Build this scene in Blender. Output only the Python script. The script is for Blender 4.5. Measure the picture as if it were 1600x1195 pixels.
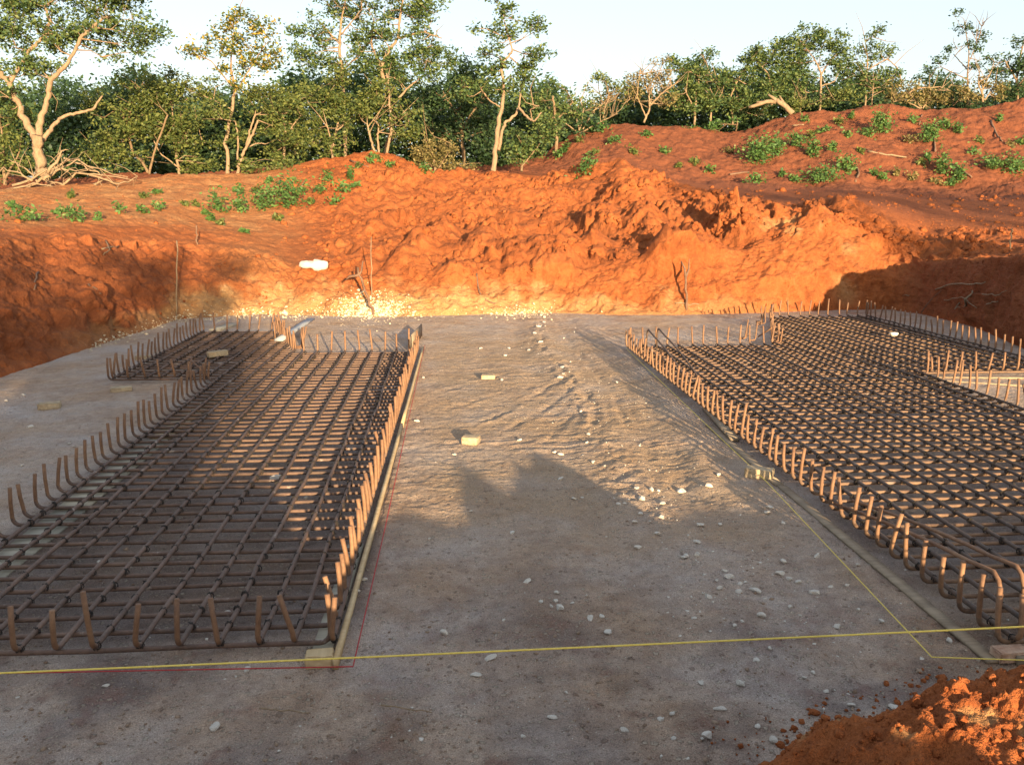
import bpy, math, random
import numpy as np
from mathutils import Vector, Matrix
from mathutils.bvhtree import BVHTree

for o in list(bpy.data.objects): bpy.data.objects.remove(o)
scene = bpy.context.scene
COL = scene.collection
R = math.radians

# ------------------------------------------------------------------ camera
CAM_H, PITCH, YAW, FPX = 2.37, R(11.3), R(4.1), 1385.6
cd = bpy.data.cameras.new('camera'); cam = bpy.data.objects.new('camera', cd); COL.objects.link(cam)
cam.location = (0, 0, CAM_H); cam.rotation_euler = (R(90) - PITCH, 0, -YAW)
cd.sensor_width = 36; cd.lens = 18 * FPX / 800; cd.clip_end = 2000; cd.clip_start = 0.05
scene.camera = cam
# ------------------------------------------------------------------ light
SUN_EL, SUN_AZ = R(8.0), R(12.0)          # shadows run away from the camera, 12 degrees to the left of the mats' axis
w = bpy.data.worlds.new('World'); scene.world = w; w.use_nodes = True
nt = w.node_tree; nt.nodes.clear()
sky = nt.nodes.new('ShaderNodeTexSky'); sky.sky_type = 'NISHITA'; sky.sun_disc = False
sky.sun_elevation = SUN_EL; sky.sun_rotation = R(180) - SUN_AZ
sky.altitude = 50; sky.air_density = 1.0; sky.dust_density = 2.0; sky.ozone_density = 1.0
bg = nt.nodes.new('ShaderNodeBackground'); bg.inputs[1].default_value = 0.11
ow = nt.nodes.new('ShaderNodeOutputWorld')
mx = nt.nodes.new('ShaderNodeMix'); mx.data_type = 'RGBA'; mx.inputs[0].default_value = .5   # even pale tint added to whiten the sky
mx.inputs[7].default_value = (2.7, 2.85, 3.15, 1); nt.links.new(sky.outputs[0], mx.inputs[6]); nt.links.new(mx.outputs[2], bg.inputs[0]); nt.links.new(bg.outputs[0], ow.inputs[0])
ld = bpy.data.lights.new('sun', 'SUN'); sun = bpy.data.objects.new('sun', ld); COL.objects.link(sun)
ld.energy = 5.0; ld.angle = R(0.6); ld.color = (1.0, 0.73, 0.42)
sd = Vector((-math.sin(SUN_AZ) * math.cos(SUN_EL), math.cos(SUN_AZ) * math.cos(SUN_EL), -math.sin(SUN_EL)))
sun.rotation_euler = sd.to_track_quat('-Z', 'Y').to_euler(); sun.location = (5, -20, 12)
scene.view_settings.view_transform = 'Standard'; scene.view_settings.look = 'None'
scene.view_settings.exposure = 1.7; scene.view_settings.gamma = 1.0
try: scene.view_settings.use_curve_mapping = False
except Exception: pass

rng = np.random.default_rng(7); random.seed(7)
# ------------------------------------------------------------------ camera geometry: pixel of the 1600 x 1195 photograph + depth -> place in the world
_fw = np.array([math.sin(YAW) * math.cos(PITCH), math.cos(YAW) * math.cos(PITCH), -math.sin(PITCH)])
_rt = np.array([math.cos(YAW), -math.sin(YAW), 0.0])
_up = np.cross(_rt, _fw)
CAMP = np.array([0, 0, CAM_H])
def ray(px, py):
    px = np.asarray(px, float)[..., None]; py = np.asarray(py, float)[..., None]
    return _fw + _rt * (px - 800) / FPX - _up * (py - 597.5) / FPX
def pt(px, py, D): return CAMP + ray(px, py) * np.asarray(D, float)[..., None]
def gnd(px, py, z=0.0):
    r = ray(px, py); return CAMP + r * ((z - CAM_H) / r[..., 2])[..., None]

# ------------------------------------------------------------------ noise
_pr = np.random.default_rng(11)
_perm = _pr.permutation(256); _perm = np.concatenate([_perm, _perm, _perm])
_g = _pr.normal(size=(256, 3)); _g /= np.linalg.norm(_g, axis=1)[:, None]
def pnoise(P):
    P = np.asarray(P, np.float64); I = np.floor(P).astype(np.int64); F = P - I
    I &= 255; U = F * F * F * (F * (F * 6 - 15) + 10); out = 0
    for dx in (0, 1):
        wx = U[:, 0] if dx else 1 - U[:, 0]; hx = _perm[I[:, 0] + dx]
        for dy in (0, 1):
            wy = U[:, 1] if dy else 1 - U[:, 1]; hy = _perm[hx + I[:, 1] + dy]
            for dz in (0, 1):
                wz = U[:, 2] if dz else 1 - U[:, 2]; h = _perm[hy + I[:, 2] + dz]
                out = out + wx * wy * wz * (_g[h] * (F - (dx, dy, dz))).sum(1)
    return out * 1.6
def fbm(P, sc, octv=4, gain=.5, off=0.0):
    a, s, t = 1.0, 0, 0; Q = np.asarray(P) / sc + off
    for k in range(octv): s = s + a * pnoise(Q); t += a; a *= gain; Q = Q * 2.03 + 17.1
    return s / t
def billow(P, sc, octv=3, gain=.5, off=0.0):
    a, s, t = 1.0, 0, 0; Q = np.asarray(P) / sc + off
    for k in range(octv): s = s + a * np.abs(pnoise(Q)); t += a; a *= gain; Q = Q * 2.03 + 9.7
    return s / t
def worley(P, sc, off=0):
    Q = np.asarray(P) / sc + off; I = np.floor(Q).astype(np.int64); F = Q - I; best = np.full(len(Q), 9.0)
    for dx in (-1, 0, 1):
        for dy in (-1, 0, 1):
            for dz in (-1, 0, 1):
                C = (I + (dx, dy, dz)) & 255; h = _perm[_perm[_perm[C[:, 0]] + C[:, 1]] + C[:, 2]]
                d = (F - (np.array((dx, dy, dz)) + .5 + _g[h] * .42)); best = np.minimum(best, (d * d).sum(1))
    return np.sqrt(best)
def sstep(a, b, x): t = np.clip((x - a) / (b - a), 0, 1); return t * t * (3 - 2 * t)
def gsm(a, n):
    if n < 1: return a
    k = np.exp(-np.linspace(-2, 2, 2 * n + 1) ** 2); k /= k.sum()
    return np.convolve(np.pad(a, n, mode='edge'), k, mode='valid')

# ------------------------------------------------------------------ object helpers
def tag(o, label=None, cat=None, group=None, kind=None):
    if label: o['label'] = label
    if cat: o['category'] = cat
    if group: o['group'] = group
    if kind: o['kind'] = kind
    return o
def mesh_np(name, V, F, mat=None, smooth=False):
    """V (n,3); F (m,k) array or a list of such arrays"""
    me = bpy.data.meshes.new(name); V = np.ascontiguousarray(V, np.float32)
    Fs = [f for f in (F if isinstance(F, list) else [F]) if len(f)]
    me.vertices.add(len(V)); me.vertices.foreach_set('co', V.ravel())
    loops = np.concatenate([f.ravel() for f in Fs]).astype(np.int32)
    cnt = np.concatenate([np.full(len(f), f.shape[1]) for f in Fs]).astype(np.int32)
    me.loops.add(len(loops)); me.loops.foreach_set('vertex_index', loops)
    me.polygons.add(len(cnt)); st = np.concatenate([[0], np.cumsum(cnt)[:-1]]).astype(np.int32)
    me.polygons.foreach_set('loop_start', st)
    try: me.polygons.foreach_set('loop_total', cnt)
    except Exception: pass
    if smooth: me.polygons.foreach_set('use_smooth', np.ones(len(cnt), bool))
    me.update(calc_edges=True); me.validate()
    if mat: me.materials.append(mat)
    return me
def link(name, me, parent=None, loc=(0, 0, 0), rot=(0, 0, 0), sc=(1, 1, 1)):
    o = bpy.data.objects.new(name, me); COL.objects.link(o); o.parent = parent
    o.location = [float(v) for v in loc]; o.rotation_euler = rot; o.scale = sc
    return o
def grid_faces(nr, nc):
    i = np.arange(nr * nc).reshape(nr, nc)
    return np.stack([i[:-1, :-1], i[:-1, 1:], i[1:, 1:], i[1:, :-1]], -1).reshape(-1, 4)
def set_attr(me, name, vals):
    a = me.attributes.new(name, 'FLOAT', 'POINT'); a.data.foreach_set('value', np.ascontiguousarray(vals, np.float32))
class MB:
    """collects pieces of one mesh"""
    def __init__(s): s.V = []; s.Q = []; s.T = []; s.n = 0
    def add(s, V, Q=None, T=None):
        V = np.asarray(V, float)
        if Q is not None and len(Q): s.Q.append(np.asarray(Q) + s.n)
        if T is not None and len(T): s.T.append(np.asarray(T) + s.n)
        s.V.append(V); s.n += len(V)
    def tube(s, path, r, sides=6, caps=True):
        P = np.asarray(path, float); n = len(P); r = np.broadcast_to(np.asarray(r, float), (n,))
        T = np.gradient(P, axis=0); T /= np.linalg.norm(T, axis=1)[:, None] + 1e-9
        ref = np.array([0.0, 0, 1]) if abs(T[0, 2]) < .8 else np.array([1.0, 0, 0])
        N = np.zeros_like(P); v = ref - T[0] * (ref @ T[0]); N[0] = v / np.linalg.norm(v)
        for i in range(1, n):
            v = N[i - 1] - T[i] * (N[i - 1] @ T[i]); N[i] = v / (np.linalg.norm(v) + 1e-9)
        B = np.cross(T, N); a = np.arange(sides) * 2 * math.pi / sides
        V = P[:, None] + r[:, None, None] * (np.cos(a)[None, :, None] * N[:, None] + np.sin(a)[None, :, None] * B[:, None])
        i = np.arange(n * sides).reshape(n, sides); j = np.roll(i, -1, 1)
        Q = np.stack([i[:-1], j[:-1], j[1:], i[1:]], -1).reshape(-1, 4)
        V = V.reshape(-1, 3); Tt = []
        if caps:
            V = np.vstack([V, P[0], P[-1]]); a0, a1 = n * sides, n * sides + 1
            for k in range(sides):
                Tt.append((a0, j[0, k], i[0, k])); Tt.append((a1, i[-1, k], j[-1, k]))
        s.add(V, Q, Tt)
    def box(s, c, size, rot=None, jit=0.0):
        V = np.array([(x, y, z) for x in (-.5, .5) for y in (-.5, .5) for z in (-.5, .5)]) * np.asarray(size, float)
        if jit: V = V + rng.normal(0, jit, V.shape)
        if rot is not None: V = V @ np.array(rot.to_matrix()).T
        s.add(V + np.asarray(c, float), [(0, 1, 3, 2), (4, 6, 7, 5), (0, 4, 5, 1), (2, 3, 7, 6), (0, 2, 6, 4), (1, 5, 7, 3)])
    def mesh(s, name, mat, smooth=False):
        F = []
        if s.Q: F.append(np.concatenate(s.Q))
        if s.T: F.append(np.array(np.concatenate(s.T)))
        return mesh_np(name, np.concatenate(s.V), F, mat, smooth)

# ------------------------------------------------------------------ materials
def new_mat(name):
    m = bpy.data.materials.new(name); m.use_nodes = True; t = m.node_tree
    return m, t, t.nodes['Principled BSDF']
def N(t, typ, **kw):
    n = t.nodes.new(typ)
    for k, v in kw.items():
        if k.startswith('i_'): n.inputs[int(k[2:]) if k[2:].isdigit() else k[2:]].default_value = v
        else: setattr(n, k, v)
    return n
def noise(t, co, scale, detail=4, rough=.55):
    n = N(t, 'ShaderNodeTexNoise'); n.inputs['Scale'].default_value = scale
    n.inputs['Detail'].default_value = detail; n.inputs['Roughness'].default_value = rough
    t.links.new(co, n.inputs['Vector']); return n.outputs['Fac']
def ramp(t, fac, stops):
    r = N(t, 'ShaderNodeValToRGB'); e = r.color_ramp.elements
    while len(e) < len(stops): e.new(.5)
    for el, (p, c) in zip(e, stops): el.position = p; el.color = (*c, 1) if len(c) == 3 else c
    t.links.new(fac, r.inputs[0]); return r.outputs[0]
def mixc(t, fac, a, b, blend='MIX'):
    m = N(t, 'ShaderNodeMix', data_type='RGBA', blend_type=blend)
    for s, v in ((0, fac), (6, a), (7, b)):
        if hasattr(v, 'is_linked'): t.links.new(v, m.inputs[s])
        else: m.inputs[s].default_value = v if s == 0 else ((*v, 1) if len(v) == 3 else v)
    return m.outputs[2]
def math_(t, op, a, b=0.0):
    m = N(t, 'ShaderNodeMath', operation=op)
    for s, v in ((0, a), (1, b)):
        if hasattr(v, 'is_linked'): t.links.new(v, m.inputs[s])
        else: m.inputs[s].default_value = v
    return m.outputs[0]
def bump(t, bs, h, strength, dist):
    b = N(t, 'ShaderNodeBump'); b.inputs['Strength'].default_value = strength; b.inputs['Distance'].default_value = dist
    t.links.new(h, b.inputs['Height']); t.links.new(b.outputs[0], bs.inputs['Normal'])
def coord(t): return N(t, 'ShaderNodeNewGeometry').outputs['Position']
def attr(t, name): return N(t, 'ShaderNodeAttribute', attribute_name=name).outputs['Fac']
def g3(v): return (v, v, v)

def soil_mat():
    m, t, b = new_mat('red_earth'); co = coord(t)
    n1 = noise(t, co, .55, 5); n2 = noise(t, co, 4.5, 5, .65); n3 = noise(t, co, 24, 4, .7)
    c = ramp(t, n1, [(.3, (.22, .068, .023)), (.5, (.29, .090, .029)), (.7, (.35, .116, .039))])
    c = mixc(t, .55, c, ramp(t, n2, [(.32, (.14, .040, .016)), (.55, (.30, .093, .030)), (.75, (.39, .145, .056))]))
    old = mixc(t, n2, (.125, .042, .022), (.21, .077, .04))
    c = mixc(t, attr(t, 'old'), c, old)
    pale = mixc(t, n2, (.28, .13, .052), (.42, .27, .13))
    c = mixc(t, attr(t, 'pale'), c, pale)
    fl = ramp(t, n3, [(.62, g3(0.0)), (.70, g3(1.0))])
    sp = math_(t, 'MULTIPLY', fl, math_(t, 'ADD', math_(t, 'MULTIPLY', attr(t, 'pale'), .9), .06))
    c = mixc(t, sp, c, (.55, .44, .29))
    dk = ramp(t, n3, [(.30, g3(1.0)), (.42, g3(0.0))]); c = mixc(t, math_(t, 'MULTIPLY', dk, .45), c, (.10, .028, .014))
    t.links.new(c, b.inputs['Base Color']); b.inputs['Roughness'].default_value = .95
    b.inputs['Specular IOR Level'].default_value = .15
    n4 = noise(t, co, 110, 4, .7); c4 = ramp(t, n4, [(.3, g3(.3)), (.5, g3(.5)), (.7, g3(.72))]); c = mixc(t, .6, c, c4, 'OVERLAY'); t.links.new(c, b.inputs['Base Color'])
    h = math_(t, 'ADD', math_(t, 'ADD', math_(t, 'MULTIPLY', n2, .7), math_(t, 'MULTIPLY', n3, .35)), math_(t, 'MULTIPLY', n4, .07))
    bump(t, b, h, .9, .13); return m
def floor_mat():
    m, t, b = new_mat('pit_floor'); co = coord(t)
    n1 = noise(t, co, .45, 5, .6); n2 = noise(t, co, 2.6, 6, .65); n3 = noise(t, co, 34, 5, .7); n4 = noise(t, co, 9, 4, .6)
    c = ramp(t, n1, [(.32, (0.372, 0.279, 0.227)), (.5, (0.460, 0.364, 0.305)), (.68, (0.516, 0.440, 0.388))])
    c = mixc(t, .6, c, ramp(t, n2, [(.3, (0.246, 0.189, 0.160)), (.48, (0.423, 0.341, 0.291)), (.62, (0.518, 0.447, 0.395)), (.78, (0.639, 0.593, 0.540))]))
    c = mixc(t, .35, c, ramp(t, n4, [(.3, (0.181, 0.136, 0.119)), (.6, (0.491, 0.424, 0.376))]))
    c = mixc(t, math_(t, 'MULTIPLY', attr(t, 'umber'), .85), c, mixc(t, n2, (0.112, 0.085, 0.078), (0.273, 0.230, 0.220)))
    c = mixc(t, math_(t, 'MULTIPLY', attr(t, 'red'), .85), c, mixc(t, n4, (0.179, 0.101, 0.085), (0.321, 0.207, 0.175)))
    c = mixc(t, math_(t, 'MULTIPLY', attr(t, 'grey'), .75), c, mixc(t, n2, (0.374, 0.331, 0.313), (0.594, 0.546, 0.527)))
    sp = ramp(t, n3, [(.64, g3(0.0)), (.70, g3(1.0))])
    c = mixc(t, math_(t, 'MULTIPLY', sp, .6), c, (0.654, 0.641, 0.572))
    dk = ramp(t, n3, [(.26, g3(1.0)), (.36, g3(0.0))])
    c = mixc(t, math_(t, 'MULTIPLY', dk, .5), c, (0.132, 0.104, 0.090))
    n8 = noise(t, co, .8, 6, .68); c = mixc(t, ramp(t, n8, [(.36, g3(1.0)), (.62, g3(.12))]), c, (1.0, .84, .66), 'MULTIPLY')
    c = mixc(t, math_(t, 'MULTIPLY', attr(t, 'tan'), .75), c, mixc(t, n2, (.31, .20, .115), (.46, .335, .215)))  # golden sunlight put into the floor colour along the middle strip
    gr = None
    for sc_, lo, hi in ((26, .82, .10), (58, .80, .14)):
        vo = N(t, 'ShaderNodeTexVoronoi'); vo.inputs['Scale'].default_value = sc_; nw = N(t, 'ShaderNodeTexNoise'); nw.inputs['Scale'].default_value = sc_ * .8; t.links.new(co, nw.inputs['Vector'])
        wv = N(t, 'ShaderNodeVectorMath', operation='MULTIPLY_ADD'); wv.inputs[1].default_value = (1.1 / sc_,) * 3; t.links.new(nw.outputs['Color'], wv.inputs[0]); t.links.new(co, wv.inputs[2]); t.links.new(wv.outputs[0], vo.inputs['Vector'])
        sep = N(t, 'ShaderNodeSeparateColor'); t.links.new(vo.outputs['Color'], sep.inputs[0])
        inside = ramp(t, vo.outputs['Distance'], [(.26, g3(1.0)), (.42, g3(0.0))])
        peb = math_(t, 'MULTIPLY', inside, math_(t, 'GREATER_THAN', sep.outputs[0], lo)); lump = math_(t, 'MULTIPLY', inside, math_(t, 'LESS_THAN', sep.outputs[0], hi * .6))
        c = mixc(t, math_(t, 'MULTIPLY', peb, .55), c, (.46, .39, .30)); c = mixc(t, math_(t, 'MULTIPLY', lump, .4), c, (.14, .085, .055))
        gq = math_(t, 'MULTIPLY', math_(t, 'ADD', peb, lump), 12.0 / sc_); gr = gq if gr is None else math_(t, 'ADD', gr, gq)
    fine = noise(t, co, 150, 3, .7); c = mixc(t, .8, c, ramp(t, fine, [(.3, g3(.25)), (.5, g3(.5)), (.7, g3(.8))]), 'OVERLAY')
    t.links.new(c, b.inputs['Base Color']); b.inputs['Roughness'].default_value = .9
    b.inputs['Specular IOR Level'].default_value = .2
    h = math_(t, 'ADD', math_(t, 'MULTIPLY', n4, .5), math_(t, 'MULTIPLY', n3, .35))
    n5 = noise(t, co, 95, 3, .6); h = math_(t, 'ADD', math_(t, 'ADD', h, math_(t, 'MULTIPLY', n5, .16)), math_(t, 'MULTIPLY', gr, .5))
    bump(t, b, h, 1.0, .11); return m
def rust_mat(name, dark, mid, light, splash=.3):
    m, t, b = new_mat(name); co = coord(t)
    n1 = noise(t, co, 3.1, 4); n2 = noise(t, co, 38, 4, .7)
    c = ramp(t, n1, [(.3, dark), (.52, mid), (.72, light)])
    c = mixc(t, .4, c, ramp(t, n2, [(.35, dark), (.65, light)]))
    ns = noise(t, co, 5.5, 5, .7)
    s = ramp(t, ns, [(.62, g3(0.0)), (.68, g3(1.0))])
    c = mixc(t, math_(t, 'MULTIPLY', s, splash), c, (.38, .33, .29))
    t.links.new(c, b.inputs['Base Color']); b.inputs['Roughness'].default_value = .72; b.inputs['Metallic'].default_value = .15
    bump(t, b, n2, .5, .004); return m
def plain(name, c1, c2, sc=6, rough=.85, bmp=.4, dist=.01, spec=.3, stretch=None):
    m, t, b = new_mat(name); co = N(t, 'ShaderNodeTexCoord').outputs['Object']
    if stretch:
        mp = N(t, 'ShaderNodeMapping'); mp.inputs['Scale'].default_value = stretch; t.links.new(co, mp.inputs['Vector']); co = mp.outputs[0]
    n1 = noise(t, co, sc, 5, .65); n2 = noise(t, co, sc * 6, 3)
    c = ramp(t, n1, [(.33, c1), (.66, c2)])
    c = mixc(t, .25, c, ramp(t, n2, [(.35, tuple(.55 * v for v in c1)), (.65, c2)]))
    t.links.new(c, b.inputs['Base Color']); b.inputs['Roughness'].default_value = rough; b.inputs['Specular IOR Level'].default_value = spec
    bump(t, b, n2, bmp, dist); return m
def leaf_mat(name, cols, trans=.3):
    m = bpy.data.materials.new(name); m.use_nodes = True; t = m.node_tree; b = t.nodes['Principled BSDF']; out = t.nodes['Material Output']
    g = N(t, 'ShaderNodeNewGeometry'); n = len(cols)
    c = ramp(t, g.outputs['Random Per Island'], [((i + .5) / n, q) for i, q in enumerate(cols)])
    t.links.new(c, b.inputs['Base Color']); b.inputs['Roughness'].default_value = .55; b.inputs['Specular IOR Level'].default_value = .3
    tr = N(t, 'ShaderNodeBsdfTranslucent'); t.links.new(mixc(t, .5, c, (.14, .2, .03)), tr.inputs[0])
    mx = N(t, 'ShaderNodeMixShader'); mx.inputs[0].default_value = trans
    t.links.new(b.outputs[0], mx.inputs[1]); t.links.new(tr.outputs[0], mx.inputs[2]); t.links.new(mx.outputs[0], out.inputs[0])
    return m
M = dict(
    soil=soil_mat(), floor=floor_mat(),
    rust=rust_mat('rusty_steel', (.062, .042, .034), (.115, .070, .052), (.19, .12, .085), .6),
    rust_end=rust_mat('rusty_steel_ends', (.12, .062, .036), (.19, .10, .054), (.27, .155, .085), .25),  # lighter copy of the rust, painted for sunlit upright ends
    rust_t=rust_mat('tan_rusty_steel', (.085, .050, .034), (.15, .090, .056), (.225, .14, .085), .25),
    steel=rust_mat('dark_weathered_steel', (.045, .034, .03), (.085, .06, .048), (.16, .10, .065), .25),
    wire=plain('black_annealed_wire', (.02, .018, .017), (.04, .034, .03), 20),
    brick=plain('pale_brick', (.24, .18, .115), (.46, .375, .25), 9, .9, .5, .006),
    plank=plain('weathered_plank', (.30, .275, .215), (.45, .415, .33), 5, .85, .5, .004, .2, (1, .08, 1)),
    plank_warm=plain('yellow_plank', (.42, .30, .16), (.58, .45, .27), 5, .85, .5, .004, .2, (1, .08, 1)),
    plank_dark=plain('dirty_plank', (.20, .155, .11), (.34, .27, .19), 5, .85, .5, .004, .2, (1, .08, 1)),
    stone=plain('pale_limestone', (.43, .395, .34), (.66, .62, .55), 9, .9, .5, .01),
    chalk=plain('yellowish_chalk', (.50, .42, .28), (.68, .59, .43), 9, .9, .5, .01),
    crumb=plain('earth_crumb', (.17, .105, .07), (.33, .25, .18), 3, .95, .5, .01),
    stone_red=plain('earthy_stone', (.30, .16, .10), (.5, .36, .26), 9, .9, .5, .01),
    bag=plain('white_sack', (.42, .41, .38), (.55, .54, .50), 6, .6, .5, .02),
    pipe=plain('grey_pipe', (.30, .32, .33), (.42, .44, .45), 6, .6),
    yellow=plain('yellow_string', (.70, .52, .08), (.82, .66, .18), 60, .7),
    red=plain('red_string', (.30, .025, .03), (.45, .05, .05), 60, .7),
    bark=plain('pale_bark', (.18, .125, .08), (.30, .22, .145), 5, .9, .7, .03, .2, (2, 2, .5)),
    bark2=plain('brown_bark', (.13, .09, .055), (.24, .17, .105), 5, .9, .7, .03, .2, (2, 2, .5)),
    dead=plain('dead_wood', (.17, .12, .075), (.29, .215, .14), 7, .9, .5, .01, .2, (2, 2, .5)),
    root=plain('dark_root', (.10, .06, .04), (.2, .12, .08), 7, .9, .5, .01),
    leaf_a=leaf_mat('tree_leaf', [(.04, .082, .034), (.062, .108, .038), (.09, .135, .042), (.125, .165, .05)]),
    leaf_b=leaf_mat('olive_leaf', [(.05, .08, .026), (.08, .115, .032), (.115, .145, .04), (.15, .17, .05)]),
    leaf_c=leaf_mat('dark_leaf', [(.022, .05, .028), (.032, .068, .034), (.045, .085, .034), (.06, .105, .04)]),
    leaf_y=leaf_mat('yellowing_leaf', [(.045, .07, .018), (.08, .11, .026), (.12, .145, .035), (.36, .26, .04)]),
    leaf_d=leaf_mat('dry_leaf', [(.09, .085, .03), (.15, .13, .05), (.20, .17, .07), (.26, .21, .09)]),
    weed=leaf_mat('weed_leaf', [(.05, .11, .035), (.07, .155, .045), (.095, .20, .055), (.13, .22, .065)], .35),
)

# ================================================================== TERRAIN
# profile keys per column: base, mid wall, rim, mid mound, crest, trough, bank foot, mid bank, bank crest (row in the photo, depth in metres)
PROF = {
 -1100: [(980, 0), (800, 5.9), (430, 7.6), (370, 11), (315, 20), (312, 23), (308, 26), (304, 30), (300, 34)],
 -250: [(680, 0), (560, 10.3), (385, 13.0), (345, 17), (300, 25), (299, 26.5), (298, 28), (296, 30), (294, 34)],
 0: [(590, 0), (490, 13.4), (372, 16.0), (338, 20), (297, 26), (296, 27.5), (292, 29), (288, 31), (284, 34)],
 150: [(541, 0), (465, 16.0), (368, 18.6), (334, 22), (288, 28), (286, 29), (284, 30), (281, 32), (279, 35)],
 280: [(499, 0), (440, 19.3), (374, 20.6), (330, 24), (275, 30), (274, 31), (273, 32), (272, 33), (272, 36)],
 400: [(491, 0), (445, 20.0), (392, 21.0), (345, 25), (272, 31), (272, 32), (271, 33), (270, 34), (270, 37)],
 460: [(492, 0), (458, 20.0), (420, 20.8), (350, 25), (257, 31.5), (262, 33), (264, 34), (265, 35), (266, 38)],
 560: [(495, 0), (465, 19.5), (426, 20.3), (340, 26), (239, 33), (248, 34.5), (255, 36), (260, 37), (262, 39)],
 630: [(495, 0), (465, 19.5), (428, 20.3), (345, 26), (249, 33), (258, 34.5), (262, 36), (264, 37), (266, 39)],
 700: [(493, 0), (466, 19.7), (432, 20.3), (350, 25.5), (268, 31.5), (272, 33), (270, 35), (268, 37), (266, 40)],
 775: [(491, 0), (466, 19.9), (432, 20.4), (350, 25.5), (268, 31), (272, 33), (269, 35), (266, 38), (264, 41)],
 850: [(489, 0), (466, 20.1), (428, 20.5), (350, 25.5), (276, 31), (276, 33), (268, 35), (255, 38), (238, 41)],
 900: [(490, 0), (462, 20.0), (422, 20.5), (345, 25.5), (268, 30.5), (272, 33), (262, 35), (232, 38), (203, 42)],
 970: [(492, 0), (458, 19.9), (406, 20.5), (340, 25), (255, 30), (268, 32.5), (260, 34.5), (222, 38.5), (190, 43)],
 1050: [(492, 0), (454, 19.9), (400, 20.6), (345, 24.5), (283, 29), (282, 32), (276, 34.5), (232, 38.5), (194, 43)],
 1150: [(490, 0), (444, 20.0), (386, 20.8), (352, 22.5), (314, 25), (306, 29), (284, 34.5), (240, 38.5), (206, 43)],
 1240: [(487, 0), (432, 20.2), (364, 21.0), (346, 22), (328, 23.5), (310, 29), (287, 34.5), (225, 38.5), (176, 43)],
 1320: [(484, 0), (424, 20.4), (348, 21.3), (330, 22), (311, 23), (308, 29), (288, 34.5), (220, 38.5), (171, 43)],
 1385: [(483, 0), (430, 20.6), (372, 21.3), (360, 22), (346, 23), (315, 29), (290, 34.5), (220, 38.5), (163, 43)],
 1440: [(491, 0), (448, 19.9), (404, 20.3), (393, 21.3), (376, 23), (325, 29), (293, 34.5), (222, 38.5), (169, 43)],
 1520: [(510, 0), (455, 17.6), (403, 18.1), (394, 20), (377, 23), (330, 29), (295, 34.5), (222, 38.5), (163, 43)],
 1600: [(545, 0), (470, 15.0), (399, 15.7), (390, 18.5), (374, 23), (325, 29), (290, 34.5), (225, 38.5), (154, 43)],
 1850: [(609, 0), (520, 11.8), (412, 12.4), (396, 16), (375, 22), (325, 29), (290, 34.5), (225, 38.5), (165, 43)],
 2300: [(723, 0), (600, 8.5), (440, 9.0), (405, 13), (375, 21), (325, 29), (290, 34.5), (225, 38.5), (165, 43)],
}
kp = np.array(sorted(PROF)); cols = np.concatenate([np.linspace(-1100, -120, 90)[:-1], np.linspace(-120, 1720, 1000), np.linspace(1720, 2300, 60)[1:]])
NC = len(cols); dense = np.arange(-1100, 2301, 4.0)
def key_curve(k, j, sg):
    v = gsm(np.interp(dense, kp, [PROF[p][k][j] for p in kp]), sg); return np.interp(cols, dense, v)
keys = []
b0 = gnd(cols, key_curve(0, 0, 4)); under = b0.copy(); under[:, 2] = -.35; under -= np.array([_fw[0], _fw[1], 0]) * .15
keys += [under, b0]
for k in range(1, 9): keys.append(pt(cols, key_curve(k, 0, 5), key_curve(k, 1, 8)))
bk = keys[-1] + ray(cols, np.full(NC, 320)) * 4; bk[:, 2] = keys[-1][:, 2] - .8; keys.append(bk)
b2 = keys[-1] + ray(cols, np.full(NC, 320)) * 25; b2[:, 2] = 2.6; keys.append(b2)
b3 = keys[-1] + ray(cols, np.full(NC, 320)) * 420; b3[:, 2] = 3.0; keys.append(b3)
SEGN = [4, 70, 85, 80, 110, 26, 40, 62, 62, 14, 14, 12]
rows, tt = [], []
for s, n in enumerate(SEGN):
    f = np.arange(n) / n
    for v in f: rows.append(keys[s] * (1 - v) + keys[s + 1] * v); tt.append(s + v)
rows.append(keys[-1]); tt.append(len(SEGN)); tt = np.array(tt)
G = np.array(rows); NR = len(G)
# soften the profile corners
kk = np.exp(-np.linspace(-2, 2, 13) ** 2); kk /= kk.sum()
Gp = np.concatenate([np.repeat(G[:1], 6, 0), G, np.repeat(G[-1:], 6, 0)]); Gs = sum(kk[i] * Gp[i:i + NR] for i in range(13))
wts = ((tt > .9) & (tt < 9.6))[:, None, None]; G = np.where(wts, Gs, G)
du = np.gradient(G, axis=1); dv = np.gradient(G, axis=0); NN = np.cross(du, dv); NN /= np.linalg.norm(NN, axis=2)[..., None] + 1e-9
NN = np.where(NN[..., 2:3] < 0, -NN, NN)
P = G.reshape(-1, 3); T2 = np.repeat(tt, NC); C2 = np.tile(cols, NR)
seg = lambda a, b, s=.25: sstep(a - s, a + s, T2) * (1 - sstep(b - s, b + s, T2))
wall = seg(1.1, 3.0); mound = seg(3.0, 5.3); bank = seg(6.5, 9.6)
fresh = mound * sstep(430, 560, C2) * (1 - sstep(1500, 1560, C2) * .4); leftp = mound * (1 - sstep(380, 520, C2))
hill = sstep(520, 560, C2) * 0
d = fbm(P, 2.6, 3) * (.16 * wall + .42 * fresh + .14 * leftp + .32 * bank)
Pw = P * np.array([1, 1, .45])
d += wall * (fbm(Pw, .55, 4, .62, 3.3) * .22 - billow(Pw, .34, 3, .6, 8.1) * .06 + fbm(P, .13, 3, .65, 71.0) * .05)
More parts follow.
